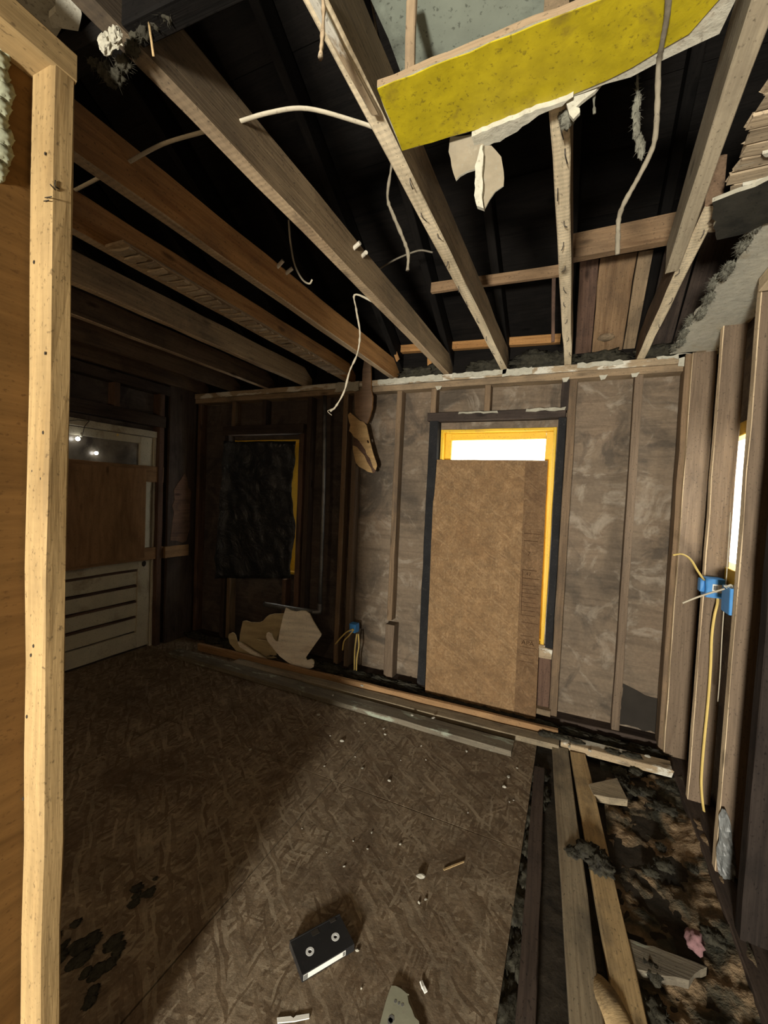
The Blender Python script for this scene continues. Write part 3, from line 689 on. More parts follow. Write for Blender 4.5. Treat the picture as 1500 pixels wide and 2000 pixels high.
# hanging torn paper pieces
def yslab(name, pix, y, th, mat, parent=None, edge=None, s=1, ox=0, oy=0, holes=(), amp=0.0, step=.02, seed=1):
    P = polyY(pix, y, s, ox, oy)
    if amp: P = jag(P, amp, step, seed)
    return slab(name, P, FY(y), th, mat, parent, [polyY(h, y, s, ox, oy) for h in holes], edge)
hp = empty('hanging_drywall', ony(930, 290, 1.06), 'torn drywall scrap dangling below the yellow strip', 'drywall')
A4 = dict(s=4.6875, ox=860, oy=160)
yslab('torn_paper', ((100, 520), (300, 500), (400, 590), (400, 690), (330, 815), (240, 830), (140, 910), (115, 780), (85, 650)), 1.075, .006, 'drywall_paper', hp, 'drywall_edge', amp=.002, step=.015, **A4)
yslab('gypsum_core', ((380, 610), (400, 600), (395, 900), (390, 1120), (400, 1180), (340, 1165), (320, 1060), (325, 800), (360, 700)), 1.068, .012, 'drywall_edge', hp, None, amp=.002, step=.012, seed=4, **A4)
yslab('torn_paper', ((400, 600), (470, 590), (520, 640), (560, 700), (585, 830), (580, 960), (510, 1010), (450, 1080), (400, 1180), (388, 1000), (392, 800)), 1.08, .004, 'drywall_paper', hp, 'drywall_edge', amp=.002, step=.015, seed=6, **A4)
hp = empty('hanging_drywall', ony(1120, 210, 1.05), 'curled drywall scrap caught on the pale joist end', 'drywall')
yslab('torn_paper', ((1140, 180), (1300, 110), (1480, 30), (1420, 110), (1300, 210), (1250, 250), (1285, 260), (1280, 310), (1220, 360), (1185, 330), (1170, 250)), 1.045, .008, 'drywall_edge', hp, None, amp=.002, step=.015, seed=8, **A4)
fluff('dirt_clump', [(tuple(ony(1108, 235, 1.08)), (.016, .012, .018)), (tuple(ony(1100, 220, 1.09)), (.012, .01, .014))], 'insulation_pale', 'little dirty fibre clump at the near end of the pale joist', 'dirt', 6, 60, .012)
# green-grey board lying on the joists and the dark edge beam before it
gb = slab('grey_green_board', jag(rect(-.465, .10, .30, 1.045), .004, .1, 3), Matrix.Translation((0, 0, 2.585)), .012, 'green_board'); tag(gb, 'grey-green painted board lying on the joists above the yellow strip', 'board')
lumber_b = lumber('edge_beam', (-.468, 1.075, 2.565), (.24, 1.075, 2.565), .06, .035, 'charred_red', None, side=(0, 1, 0)); tag(lumber_b, 'dark brown beam edge right behind the yellow strip', 'beam')
bt = lumber('batten_stick', onz(805, 0, 2.56), onz(800, 140, 2.43), .022, .010, 'plate_wood', None, side=(0, 1, 0)); tag(bt, 'thin wooden stick standing on the yellow strip edge', 'stick')
# plaster left on the middle joist
rp = lumber('plaster_ridge', (-.484, .60, ZJ - .011), (-.477, .925, ZJ - .011), .017, .016, 'plate_pale', None, side=(0, 0, 1), rag=.015, jit=.002); tag(rp, 'pale plaster ridge under the middle joist at the top', 'plaster')
ht = tube('hanging_strip', [onz(628, -30, ZJ - .008), ony(632, 20, .66), ony(630, 70, .67), ony(626, 110, .67)], .008, 'plate_pale', None, 7, 4, .5, .35); tag(ht, 'crusty pale strip dangling from the middle joist', 'strip')

# ---- attic pieces
b = lumber('attic_batten', ony(843, 563, 2.42), ony(1100, 528, 2.42), .055, .03, 'roof_brown', None, side=(0, 1, 0)); tag(b, 'pale horizontal batten in the attic between two joists', 'batten')
b = lumber('attic_purlin', ony(1095, 490, 2.3), ony(1345, 440, 2.3), .12, .05, 'roof_brown', None, side=(0, 1, 0)); tag(b, 'broad brown attic purlin behind the right-hand joist', 'purlin')
b = lumber('attic_purlin', ony(770, 684, 3.08), ony(1095, 662, 3.08), .055, .05, 'joist_orange', None, side=(0, 1, 0)); tag(b, 'low orange-brown eave purlin just above the wall plate', 'purlin')
ab = empty('attic_boarding', (.15, 3.1, 2.6), 'patch of warm brown roof boards between the two right joists', 'boarding')
P0 = Vector((0, 3.13, 2.515)); dv = Vector((0, -.56, .318)); 
for k, (x0, x1, m) in enumerate(((-.04, .055, 'charred_red'), (.06, .235, 'roof_brown'), (.24, .315, 'plate_wood'), (.36, .50, 'charred'), (.51, .70, 'charred'))):
    L1 = 1.0 if k < 3 else 1.2
    lumber('board', (P0.x + (x0 + x1) / 2, P0.y, P0.z), (P0.x + (x0 + x1) / 2, P0.y + dv.y * L1, P0.z + dv.z * L1), x1 - x0, .018, m, ab, side=(0, .61, .79), seg=4)
q = P0 + dv * .18; blob('knot_plug', (.135, q.y - .01, q.z - .012), (.05, .045, .022), 'plate_wood', ab, 1, .15, 2, 2)
b = lumber('splintered_stick', ony(1082, 520, 2.45), ony(1080, 668, 2.45), .018, .012, 'charred_red', None, side=(0, 1, 0)); tag(b, 'thin dark stick hanging beside the pale joist', 'stick')
b = lumber('splintered_stick', ony(838, 690, 3.08), ony(840, 735, 3.08), .035, .012, 'joist_orange', None, side=(0, 1, 0), rag=.01); tag(b, 'short splintered orange stick standing on the wall plate', 'stick')
b = lumber('splintered_stick', ony(357, 695, 2.9), ony(360, 748, 2.9), .05, .015, 'floor_board_tan', None, side=(0, 1, 0), rag=.01); tag(b, 'short tan wood scrap hanging in the dark left corner', 'stick')
b = lumber('splintered_stick', ony(382, 672, 2.85), ony(386, 697, 2.85), .06, .012, 'floor_board', None, side=(0, 1, 0), rag=.01); tag(b, 'small tan wood scrap on a dark joist at left', 'stick')
for (a, c, lb) in (((760, 655), (778, 705), 'split orange wood sliver beside the joist end'),):
    b = lumber('wood_sliver', ony(*a, 2.98), ony(*c, 2.98), .03, .008, 'joist_orange', None, side=(0, 1, 0), rag=.012); tag(b, lb, 'wood scrap')
# top-left corner: dark beam, pale ceiling board, foam crumbs
b = lumber('dark_header', (-1.12, .585, 2.475), (-.50, .62, 2.475), .10, .05, 'roof_dark', None, side=(0, 1, 0)); tag(b, 'blackened header beam above the partition end', 'beam')
b = slab('ceiling_board', jag([(-1.30, .25), (-.985, .30), (-.985, .54), (-1.12, .565)], .004, .03, 2), Matrix.Translation((0, 0, 2.47)), .012, 'lath_plaster'); tag(b, 'pale ceiling board corner at the top left', 'board')
b = slab('ceiling_board', jag([(-1.06, .535), (-.955, .50), (-.95, .53), (-1.01, .565)], .004, .02, 2), Matrix.Translation((0, 0, 2.452)), .014, 'plaster_white'); tag(b, 'torn white ceiling board edge at the top left', 'board')
b = blob('foam_crumb', ony(208, 85, .555), (.018, .012, .016), 'lath_plaster', None, 4, .5, 2.5, 3); tag(b, 'larger cream foam crumb on the blackened header', 'foam')
b = blob('foam_crumb', ony(226, 72, .555), (.012, .010, .017), 'lath_plaster', None, 5, .5, 2.5, 3); tag(b, 'smaller cream foam crumb right beside the larger one', 'foam')
fluff('soot_fluff', [(tuple(ony(a, c, .60)), (.015, .012, .013)) for a, c in ((185, 118), (205, 138), (228, 150), (240, 125), (258, 95), (262, 70), (280, 60), (300, 40), (325, 25), (218, 155), (200, 20), (180, 10))], 'insulation', 'black sooty fluff hanging from the header at top left', 'fluff', 8, 900, .016)
b = tube('straw', [ony(291, 45, .58), ony(296, 80, .58), ony(300, 110, .585)], .0025, 'floor_board_tan', None, 5, 3); tag(b, 'thin straw splinter dangling from the header', 'splinter')
fluff('insulation_fringe', [((.475 + .01 * math.sin(i * 1.7), 1.7 + i * .13, 2.40 + .012 * math.sin(i * 2.3)), (.016, .06, .016)) for i in range(10)], 'insulation_pale', 'fibrous insulation fringe along the pale right wall plate', 'insulation', 9, 2500, .018)
fluff('insulation_heap', [((-.30, 3.09, 2.47), (.14, .06, .06)), ((-.16, 3.09, 2.46), (.12, .06, .05)), ((-.62, 3.09, 2.45), (.14, .06, .05)), ((.12, 3.09, 2.45), (.16, .05, .04)), ((-1.12, 3.09, 2.45), (.18, .05, .05)), ((.44, 3.09, 2.46), (.12, .05, .04))], 'insulation', 'dark insulation heap lying along the top of the back wall', 'insulation', 10, 2000, .018)

# ================================================================== CABLES
def cable(name, pts, r, mat, label, cat='cable', **kw):
    return tag(tube(name, pts, r, mat, None, **kw), label, cat)
cable('joist_cable', [(-1.62, .90, 2.50), (-1.44, .904, 2.515), (-1.33, .886, 2.50), (-1.17, .885, 2.51), (-1.01, .889, 2.50), (-.90, .90, 2.50), (-.80, .92, 2.511), (-.70, .95, 2.514), (-.585, 1.02, 2.50), (-.53, 1.05, 2.485)], .0062, 'cable_white', 'off-white electrical cable threaded through the left ceiling joists', flat=.6)
cable('hooked_cable', [ony(564, 430, 1.62), ony(567, 470, 1.62), ony(575, 515, 1.62), ony(590, 545, 1.62), ony(604, 554, 1.62), ony(610, 546, 1.62)], .0042, 'cable_white', 'thin cream cable hooking down beside the porcelain tubes')
tw = cable('twisted_wire', [(-.905, 1.97, ZJ + .02), ony(696, 575, 1.95), ony(696, 605, 1.95), ony(703, 650, 1.95), ony(698, 690, 1.95), ony(683, 725, 1.95), ony(672, 765, 1.95), ony(655, 795, 1.95), ony(645, 803, 1.95)], .0050, 'cable_white', 'twisted white wire pair hanging before the wall plate', wob=.35)
tube('bare_tip', [ony(650, 798, 1.95), ony(643, 801, 1.95), ony(640, 803, 1.95), ony(643, 807, 1.95), ony(648, 811, 1.95)], .0022, 'cable_white', tw, 6, 4)
cable('grey_cable', [ony(772, 280, 1.15), ony(764, 330, 1.15), ony(757, 385, 1.15), ony(768, 420, 1.15), ony(785, 460, 1.15), ony(797, 495, 1.15), ony(796, 528, 1.15)], .0056, 'cable_grey', 'old fabric-covered grey cable dangling below the yellow strip corner', wob=.3, flat=.7)
cable('attic_cable', [ony(738, 527, 2.1), ony(770, 508, 2.1), ony(800, 495, 2.1), ony(822, 489, 2.1), ony(845, 493, 2.1)], .0045, 'cable_grey', 'short grey cable crossing between two joists in the middle')
cable('long_grey_cable', [onz(1308, -40, 2.386), onz(1303, 30, 2.386), onz(1293, 85, 2.386), onz(1286, 130, 2.384), ony(1284, 200, 1.03), ony(1280, 265, 1.05), ony(1270, 300, 1.06), ony(1245, 350, 1.08), ony(1220, 395, 1.1), ony(1209, 425, 1.1), ony(1207, 460, 1.1), ony(1206, 497, 1.1)], .0052, 'cable_grey', 'long grey cable hanging over the right end of the yellow strip', wob=.15, flat=.8)
cable('thin_wire', [ony(722, -20, .95), ony(735, 60, .98), ony(741, 130, 1.0), ony(746, 165, 1.02)], .0030, 'cable_grey', 'thin grey wire left of the grey-green board')
fluff('lint_strand', [(tuple(ony(a, c, 1.12)), (.007, .007, .02)) for a, c in ((1245, 200), (1241, 215), (1243, 235), (1243, 255), (1248, 280), (1253, 292))] + [(tuple(ony(1245, c, 1.12)), (.0018, .0018, .02)) for c in (150, 170, 185)], 'insulation_pale', 'fuzzy lint strand hanging beside the long grey cable', 'lint', 12, 130, .012)
cable('lint_thread', [ony(1162, 178, 1.06), ony(1160, 195, 1.06), ony(1161, 222, 1.06)], .0028, 'insulation_pale', 'short pale thread under the yellow strip', 'thread', wob=.4)
def tube_stub(a, b, x, lb):
    p = onx(*a, x); q = onx(*b, x + .03)
    t = tube('porcelain_tube', [p - (q - p) * .6, q], .0085, 'porcelain', None, 10, 1, smooth=False); tag(t, lb, 'porcelain tube', 'porcelain wiring tubes')
tube_stub((543, 520), (553, 509), -1.318, 'upper porcelain wiring tube on the orange-brown joist')
tube_stub((560, 533), (571, 524), -1.318, 'lower porcelain wiring tube on the orange-brown joist')
tube_stub((692, 484), (703, 474), -.883, 'upper porcelain wiring tube on the weathered wide joist')
tube_stub((708, 500), (715, 493), -.883, 'lower porcelain wiring tube on the weathered wide joist')

# ================================================================== ON THE BACK WALL
# black plastic sheet over the left window
tp = []; cols, rows = 28, 40
edgeL = [(862, 449), (905, 446), (950, 443), (1010, 440), (1060, 436), (1128, 431)]
edgeR = [(862, 584), (885, 582), (915, 577), (950, 572), (985, 575), (1000, 578), (1030, 580), (1080, 575), (1135, 571)]
def lerp_edge(e, y):
    for (a, b), (c, d2) in zip(e, e[1:]):
        if y <= c: return b + (d2 - b) * (y - a) / (c - a)
    return e[-1][1]
for r_ in range(rows + 1):
    py = 863 + (1128 - 863) * r_ / rows
    for c_ in range(cols + 1):
        u = c_ / cols; px = lerp_edge(edgeL, py) * (1 - u) + lerp_edge(edgeR, py) * u
        p = ony(px, py, 3.05)
        dpt = .03 * noise.noise(Vector((p.x * 5, p.z * 4, 1))) + .02 * noise.noise(Vector((p.x * 14 + p.z * 6, p.z * 9, 3))) + .006 * noise.noise(Vector((p.x * 30, p.z * 26 + p.x * 10, 5)))
        curl = .05 * max(0, 1 - u / .06) ** 2
        tp.append((p.x, 3.02 + dpt - curl, p.z))
tf = [(r_ * (cols + 1) + c_, r_ * (cols + 1) + c_ + 1, (r_ + 1) * (cols + 1) + c_ + 1, (r_ + 1) * (cols + 1) + c_) for r_ in range(rows) for c_ in range(cols)]
t = meshobj('plastic_sheet', tp, tf, 'tarp', None, None, True); tag(t, 'wrinkled black plastic sheet covering the left back window', 'plastic sheet')
md = t.modifiers.new('thickness', 'SOLIDIFY'); md.thickness = .0015
# OSB sheet leaning over the tall window
bl, br_, tl, tr = onz(833, 1357), onz(1045, 1412), ony(850, 898, 3.085), ony(1070, 900, 3.085)
bl.y = br_.y = 2.985; bl = Vector((bl.x, 2.985, .0)); br_ = Vector((br_.x, 2.985, .0))
Mo = frame(bl, br_ - bl, tl - bl); Mi = Mo.inverted()
out = [(Mi @ p).to_2d()[:] for p in (bl, br_, tr, tl)]
ob = slab('osb_sheet', jag(out, .0015, .1, 2), Mo @ Matrix.Translation((0, 0, 0)), .012, 'osb_clean'); tag(ob, 'large orange-brown OSB sheet leaning over the tall back window', 'OSB sheet')
def on_osb(u, v):
    q = Mi @ onplane(u, v, Mo @ Vector((0, 0, .0125)), Mo.to_3x3() @ Vector((0, 0, 1))); return q.x, q.y
xa = lambda v: 1024 - (v - 1000) * .033
bd = [(x, y) for x, y in (on_osb(1026, 902), on_osb(1069, 902), on_osb(1046, 1403), on_osb(1004, 1392))]
slab('printed_band', bd, Mo @ Matrix.Translation((0, 0, .0119)), .0002, 'osb_band', ob)
stamps = [(1041, .6), (1055, .9), (1112, .9), (1128, .9), (1142, .35), (1149, .3), (1157, .4), (1165, .3), (1175, .35), (1183, .3), (1191, .4), (1200, .5), (1214, .5), (1240, .3), (1247, .3), (1262, .3), (1276, .3), (1290, .3)]
for i, (v, wt) in enumerate(stamps):
    x0, y0 = on_osb(xa(v) + 1, v); x1, _ = on_osb(xa(v) + 34, v + 2); hgt = .002 + .0025 * wt
    slab('stamp_line', rect(x0, x1 - (.02 if i % 3 else 0), y0 - hgt, y0), Mo @ Matrix.Translation((0, 0, .0122)), .0004, 'stamp_ink', ob)
x0, y0 = on_osb(xa(1112), 1112); x1, y1 = on_osb(xa(1200), 1200)
slab('stamp_line', [(x0, y0), (x0 + .003, y0), (x1 + .003, y1), (x1, y1)], Mo @ Matrix.Translation((0, 0, .0122)), .0004, 'stamp_ink', ob)
def text(body, size, M, mat, parent, name):
    cu = bpy.data.curves.new(name, 'FONT'); cu.body = body; cu.size = size
    to = bpy.data.objects.new(name, cu); COL.objects.link(to)
    dg = bpy.context.evaluated_depsgraph_get(); me = bpy.data.meshes.new_from_object(to.evaluated_get(dg)); bpy.data.objects.remove(to)
    me.materials.clear(); me.materials.append(MATS[mat])
    return link(bpy.data.objects.new(name, me), parent, M)
x0, y0 = on_osb(1018, 1258); text('APA', .045, Mo @ Matrix.Translation((x0, y0, .0126)), 'stamp_ink', ob, 'stamp_letters')
x0, y0 = on_osb(1030, 1085); text('7', .04, Mo @ Matrix.Translation((x0, y0, .0126)), 'stamp_ink', ob, 'stamp_letters')
x0, y0 = on_osb(1027, 1124); text('47', .035, Mo @ Matrix.Translation((x0, y0, .0126)), 'stamp_ink', ob, 'stamp_letters')
# pipe
pp = empty('wall_pipe', (-1.985, 3.03, .45), 'dark steel pipe dropping down the wall beside the black plastic', 'pipe')
tube('vertical_pipe', [(-1.955, 3.04, 2.315), (-1.93, 3.04, 1.5), (-1.925, 3.04, .50)], .017, 'steel_pipe', pp, 12, 4)
tube('elbow', [(-1.925, 3.04, .55), (-1.925, 3.04, .49), (-1.935, 3.03, .475), (-1.98, 3.02, .47)], .024, 'steel_pipe', pp, 12, 4)
tube('horizontal_pipe', [(-1.94, 3.03, .472), (-2.15, 2.99, .475), (-2.45, 2.95, .485)], .021, 'steel_pipe', pp, 12, 4)
# hung wood pieces
A3 = dict(s=7.69, ox=640, oy=700)
b = yslab('broken_paddle_board', ((560, 40), (660, 60), (665, 480), (690, 580), (680, 750), (640, 900), (600, 985), (560, 965), (490, 920), (430, 850), (420, 700), (410, 520), (530, 480), (535, 200)), 3.025, .016, 'paddle_brown', None, 'joist_orange', **A3); tag(b, 'brown paddle-shaped broken board hanging from the ceiling at the plate', 'board')
sp = empty('plywood_scrap', ony(705, 920, 3.0), 'jagged light plywood scrap hanging on the wall studs', 'plywood scrap')
yslab('backing_ply', ((395, 1180), (460, 1200), (590, 1420), (700, 1640), (725, 1700), (690, 1730), (600, 1580), (440, 1350), (390, 1290)), 3.012, .006, 'charred_red', sp, **A3)
yslab('veneer_face', ((345, 815), (310, 850), (330, 960), (348, 1000), (330, 1090), (370, 1130), (400, 1180), (460, 1220), (520, 1300), (575, 1380), (590, 1440), (640, 1500), (690, 1640), (725, 1680), (745, 1620), (740, 1580), (690, 1430), (640, 1240), (590, 1010), (545, 955), (490, 940), (430, 890)), 3.005, .009, 'veneer', sp, holes=[[(595, 1235), (608, 1225), (625, 1245), (628, 1275), (605, 1272)]], **A3)
yslab('veneer_face', ((385, 1310), (385, 1370), (430, 1570), (480, 1630), (560, 1670), (610, 1705), (680, 1720), (660, 1650), (600, 1560), (560, 1460), (500, 1400), (440, 1330)), 3.005, .009, 'veneer', sp, **A3)
# small blue box with yellow wires
eb = empty('outlet_box', ony(692, 1225, 3.04), 'small blue electrical box low on the back wall with yellow wires', 'electrical box')
c = ony(694, 1224, 3.05); beam('box_body', (c.x - .028, c.x + .030), (2.995, 3.06), (c.z - .035, c.z + .035), 'box_blue', eb)
for pts in (((690, 1229), (678, 1234), (666, 1245), (655, 1258)), ((691, 1230), (681, 1242), (672, 1252), (669, 1270)), ((700, 1238), (701, 1262), (697, 1285), (696, 1312)), ((697, 1238), (693, 1270), (692, 1312))):
    tube('wire', [ony(a, b_, 2.985) for a, b_ in pts], .006, 'cable_yellow', eb, 7, 5)

# ================================================================== RIGHT WALL FITTINGS
bx = empty('junction_box', ony(1391, 1148, 2.5), 'bright blue junction box with white sticker on the right stud', 'electrical box')
b0, b1 = ony(1377, 1128, 2.5), ony(1413, 1168, 2.5)
beam('box_body', (b0.x, b1.x), (2.47, 2.555), (b1.z, b0.z), 'box_blue', bx, ch=.004)
beam('box_flange', (b0.x - .018, b0.x), (2.50, 2.55), (b1.z + .02, b0.z - .01), 'box_blue', bx)
s0, s1 = ony(1392, 1141, 2.469), ony(1409, 1159, 2.469)
slab('sticker', rect(s0.x, s1.x, s1.z, s0.z), FY(2.469), .001, 'paper_white', bx)
slab('sticker_print', rect(s0.x + .004, s0.x + .020, s1.z + .012, s0.z - .006), FY(2.468), .0006, 'print_grey', bx)
bx2 = empty('junction_box', onx(1426, 1170, .64), 'darker blue junction box behind, below the bright window slit', 'electrical box')
c = ony(1428, 1172, 2.2); beam('box_body', (c.x - .02, c.x + .03), (2.15, 2.25), (c.z - .055, c.z + .055), 'box_blue', bx2)
for i in range(4):
    p = ony(1418 + i * 5, 1146 + (i % 2) * 4, 2.19)
    tube('stripped_wire', [p, p + Vector((.012, -.01, .012)), p + Vector((.022, .0, .002)), p + Vector((.010, .01, -.008)), p + Vector((-.008, -.004, .004))], .0028, 'plaster_white', bx2, 6, 4)
cable('yellow_cable', [ony(1402, 1166, 2.5), ony(1401, 1180, 2.5), ony(1395, 1205, 2.5), ony(1390, 1245, 2.51), ony(1388, 1300, 2.52), ony(1383, 1370, 2.52), ony(1376, 1440, 2.52), ony(1371, 1500, 2.52), ony(1370, 1540, 2.51), ony(1376, 1590, 2.49), ony(1390, 1635, 2.42)], .0075, 'cable_yellow', 'long yellow cable running down the right stud from the blue box', flat=.6)
cable('yellow_cable', [ony(1375, 1133, 2.49), ony(1362, 1114, 2.46), ony(1352, 1097, 2.43), ony(1342, 1087, 2.40), ony(1330, 1082, 2.38), ony(1315, 1084, 2.36)], .0065, 'cable_yellow', 'short yellow cable stub curving up left from the blue box', flat=.6)
cable('white_cable', [ony(1415, 1150, 2.2), ony(1398, 1155, 2.2), ony(1378, 1161, 2.2), ony(1355, 1169, 2.2), ony(1333, 1178, 2.2)], .006, 'cable_white', 'white cable end sticking out left across the blue box', flat=.7)
cable('string', [ony(1427, 1000, 2.3), ony(1420, 1110, 2.3), ony(1417, 1150, 2.3), ony(1411, 1230, 2.3), ony(1406, 1320, 2.3), ony(1402, 1370, 2.32)], .0022, 'cable_white', 'thin white string hanging past the blue boxes', 'string')
eL = [(1578, 1409), (1590, 1407), (1620, 1404), (1650, 1402), (1680, 1399), (1700, 1402), (1725, 1420)]; eR = [(1578, 1414), (1600, 1426), (1625, 1428), (1660, 1433), (1685, 1437), (1710, 1436), (1725, 1428)]
vs = []
for r_ in range(25):
    py = 1578 + 147 * r_ / 24
    for c_ in range(9):
        u = c_ / 8; p = ony(lerp_edge(eL, py) * (1 - u) + lerp_edge(eR, py) * u, py, 2.085)
        vs.append((p.x, p.y + .030 * noise.noise(Vector((p.x * 38, p.z * 14, 2))) + .012 * noise.noise(Vector((p.x * 90, p.z * 50, 4))), p.z))
fs = [(r_ * 9 + c_, r_ * 9 + c_ + 1, r_ * 9 + c_ + 10, r_ * 9 + c_ + 9) for r_ in range(24) for c_ in range(8)]
tp_ = meshobj('torn_plastic', vs, fs, 'torn_plastic'); tag(tp_, 'crumpled pale grey plastic film stuck on the stud foot', 'plastic')
md = tp_.modifiers.new('thickness', 'SOLIDIFY'); md.thickness = .002

# ================================================================== LYING ON THE FLOOR
b = lumber('long_board', (-3.16, 2.615, .020), (-.24, 2.575, .020), .125, .036, 'board_grey_paint', None, side=(0, 0, 1), rag=.006); tag(b, 'long grey board with green paint traces lying nearest on floor', 'board', 'long boards along the back wall')
b = lumber('long_board', (-2.55, 2.725, .018), (.012, 2.765, .018), .10, .034, 'floor_board', None, side=(0, 0, 1), rag=.006); tag(b, 'flat weathered board between the grey and orange boards', 'board', 'long boards along the back wall')
b = lumber('long_board', (-3.06, 2.80, .031), (.0, 2.845, .038), .064, .032, 'board_orange', None, side=(0, 1, 0), rag=.004); tag(b, 'long orange board standing on edge below the back wall', 'board', 'long boards along the back wall')
b = lumber('ledge_board', (.015, 2.80, .022), (.598, 2.80, .022), .10, .045, 'plate_pale', None, side=(0, 0, 1), rag=.01); tag(b, 'pale dirty ledge board at the foot of the right corner', 'board')
b = lumber('floor_plank', (.017, 2.735, .004), (.15, .95, .004), .092, .028, 'floor_board', None, side=(0, 0, 1)); tag(b, 'grey floor plank running towards the camera, left of the pair', 'plank', 'pair of floor planks')
b = lumber('floor_plank', (.115, 2.735, .004), (.262, 1.15, .004), .085, .028, 'floor_board_tan', None, side=(0, 0, 1), rag=.01); tag(b, 'tan spotted floor plank running towards the camera, right of the pair', 'plank', 'pair of floor planks')
b = lumber('floor_plank', (-.085, 2.50, -.012), (-.035, 1.2, -.012), .055, .026, 'charred', None, side=(0, 0, 1)); tag(b, 'dark narrow plank sunk beside the OSB floor edge', 'plank')
b = slab('wood_offcut', [((p := onz(a, c, .03)).x, p.y) for a, c in ((1150, 1530), (1205, 1518), (1226, 1560), (1190, 1556), (1160, 1550))], Matrix.Translation((0, 0, -.01)), .036, 'floor_board'); tag(b, 'wedge-shaped brown wood offcut in the debris', 'wood offcut')
b = slab('wood_offcut', jag([((p := onz(a, c, .02)).x, p.y) for a, c in ((1220, 1825), (1300, 1850), (1380, 1880), (1345, 1905), (1230, 1885))], .004, .03, 3), Matrix.Translation((0, 0, -.022)), .03, 'board_grey_paint'); tag(b, 'flat split plank piece at the lower right', 'wood offcut')
b = blob('log_chunk', onz(1200, 1985, .0), (.045, .11, .032), 'floor_board_tan', None, 3, .12, 1.2, 3, Matrix.Rotation(.5, 4, 'Z'), True); tag(b, 'rounded tan wood chunk at the bottom edge', 'wood chunk')
# debris bed on the right (uncountable)
gx, gy = 40, 110; vs = []
for j_ in range(gy + 1):
    for i_ in range(gx + 1):
        x = .235 + .40 * i_ / gx; y = .75 + 2.02 * j_ / gy
        h = -.028 + .022 * noise.noise(Vector((x * 6, y * 6, 0))) + .016 * noise.noise(Vector((x * 17, y * 17, 3))) + .010 * noise.noise(Vector((x * 45, y * 45, 7))) + .05 * max(0, (x - .45) / .2) ** 2
        vs.append((x, y, h))
fs = [(j_ * (gx + 1) + i_, j_ * (gx + 1) + i_ + 1, (j_ + 1) * (gx + 1) + i_ + 1, (j_ + 1) * (gx + 1) + i_) for j_ in range(gy) for i_ in range(gx)]
t = meshobj('debris_bed', vs, fs, 'dirt', None, None, True); tag(t, 'bed of dirt and rubble along the right wall', 'debris', None, 'stuff')
rd = random.Random(77)
fluff('insulation_debris', [((.30 + .30 * rd.random(), 1.0 + 1.75 * rd.random() ** .7, -.012 + .02 * rd.random()), ((sz := rd.uniform(.014, .042)), sz * rd.uniform(.8, 1.8), sz * .35)) for i in range(26)], 'insulation', 'dark mossy insulation clumps strewn over the right debris', 'insulation', 21, 6000, .014)
fluff('insulation_tuft', [(tuple(onz(1150, 1662, .03)), (.05, .045, .022)), (tuple(onz(1172, 1685, .025)), (.045, .06, .022)), (tuple(onz(1120, 1665, .02)), (.03, .03, .012))], 'insulation', 'dark insulation tuft lying across the two floor planks', 'insulation', 22, 1200, .015)
fluff('soot_dirt', [((-.085 + .02 * math.sin(i * 2.2), 2.45 - i * .17, -.02), (.045, .10, .016)) for i in range(9)], 'insulation', 'dark dirt strip along the ragged OSB floor edge', 'dirt', 23, 500, .02)
fluff('soot_dirt', [((-.06 + .08 * i, 2.80 + .01 * (i % 2), .045), (.05, .03, .012)) for i in range(3)] + [((.40, 2.80, .045), (.05, .03, .012)), ((.30, 2.79, .045), (.04, .03, .010))], 'insulation', 'dark dirt tufts on the ledge board at the right corner', 'dirt', 24, 200, .018)
rd = random.Random(3)
fluff('soot_dirt', [(tuple(onz(165 + rd.gauss(0, 32), 1865 + rd.gauss(0, 28), .002)), ((sz := rd.uniform(.008, .022)), sz * 1.3, sz * .22)) for i in range(22)] + [(tuple(onz(270 + rd.gauss(0, 18), 1745 + rd.gauss(0, 12), .002)), ((sz := rd.uniform(.006, .016)), sz * 1.3, sz * .2)) for i in range(8)], 'insulation', 'black sooty dirt patch on the floor near the partition', 'dirt', 25, 500, .016)
fluff('soot_dirt', [((-3.3 + .22 * i, 3.0, .03), (.13, .05, .03)) for i in range(11)] + [((-.9 + .2 * i, 2.95, .02), (.1, .04, .02)) for i in range(8)], 'insulation', 'dark dirt line along the foot of the back wall', 'dirt', 26, 900, .02)
b = blob('cloth_scrap', onz(1357, 1838, .05), (.026, .034, .028), 'pink_cloth', None, 6, .45, 2.4, 3, None, True); tag(b, 'crumpled pink cloth scrap in the debris by the studs', 'cloth')
# crumbs of plaster
CR = [(668, 1447, .014), (750, 1423, .010), (752, 1434, .011), (645, 1437, .007), (701, 1428, .006), (713, 1412, .006), (708, 1500, .010), (760, 1524, .011), (823, 1457, .007), (911, 1467, .009), (622, 1396, .016), (489, 1464, .010), (694, 1478, .005), (634, 1496, .007), (832, 1484, .006), (783, 1485, .005), (993, 1517, .012), (985, 1536, .012), (914, 1587, .006), (652, 1408, .005), (672, 1692, .006), (690, 1642, .005), (718, 1658, .006), (726, 1626, .006), (590, 1618, .004), (832, 1756, .007), (818, 1762, .007), (698, 1856, .007), (706, 1930, .004), (638, 1665, .003), (782, 1648, .007), (1010, 1500, .006), (1003, 1563, .005), (995, 1566, .005), (845, 1600, .004), (590, 1385, .006)]
for i, (u, v, s_) in enumerate(CR):
    b = blob('plaster_crumb', onz(u, v, s_ * .3), (s_, s_ * .7, s_ * .5), 'stone_white', None, i, .5, 2.2, 1, Matrix.Rotation(i * 1.3, 4, 'Z'), False, -s_ * .35)
    tag(b, 'tiny white plaster crumb scattered on the OSB floor', 'crumb', 'plaster crumbs on the floor')
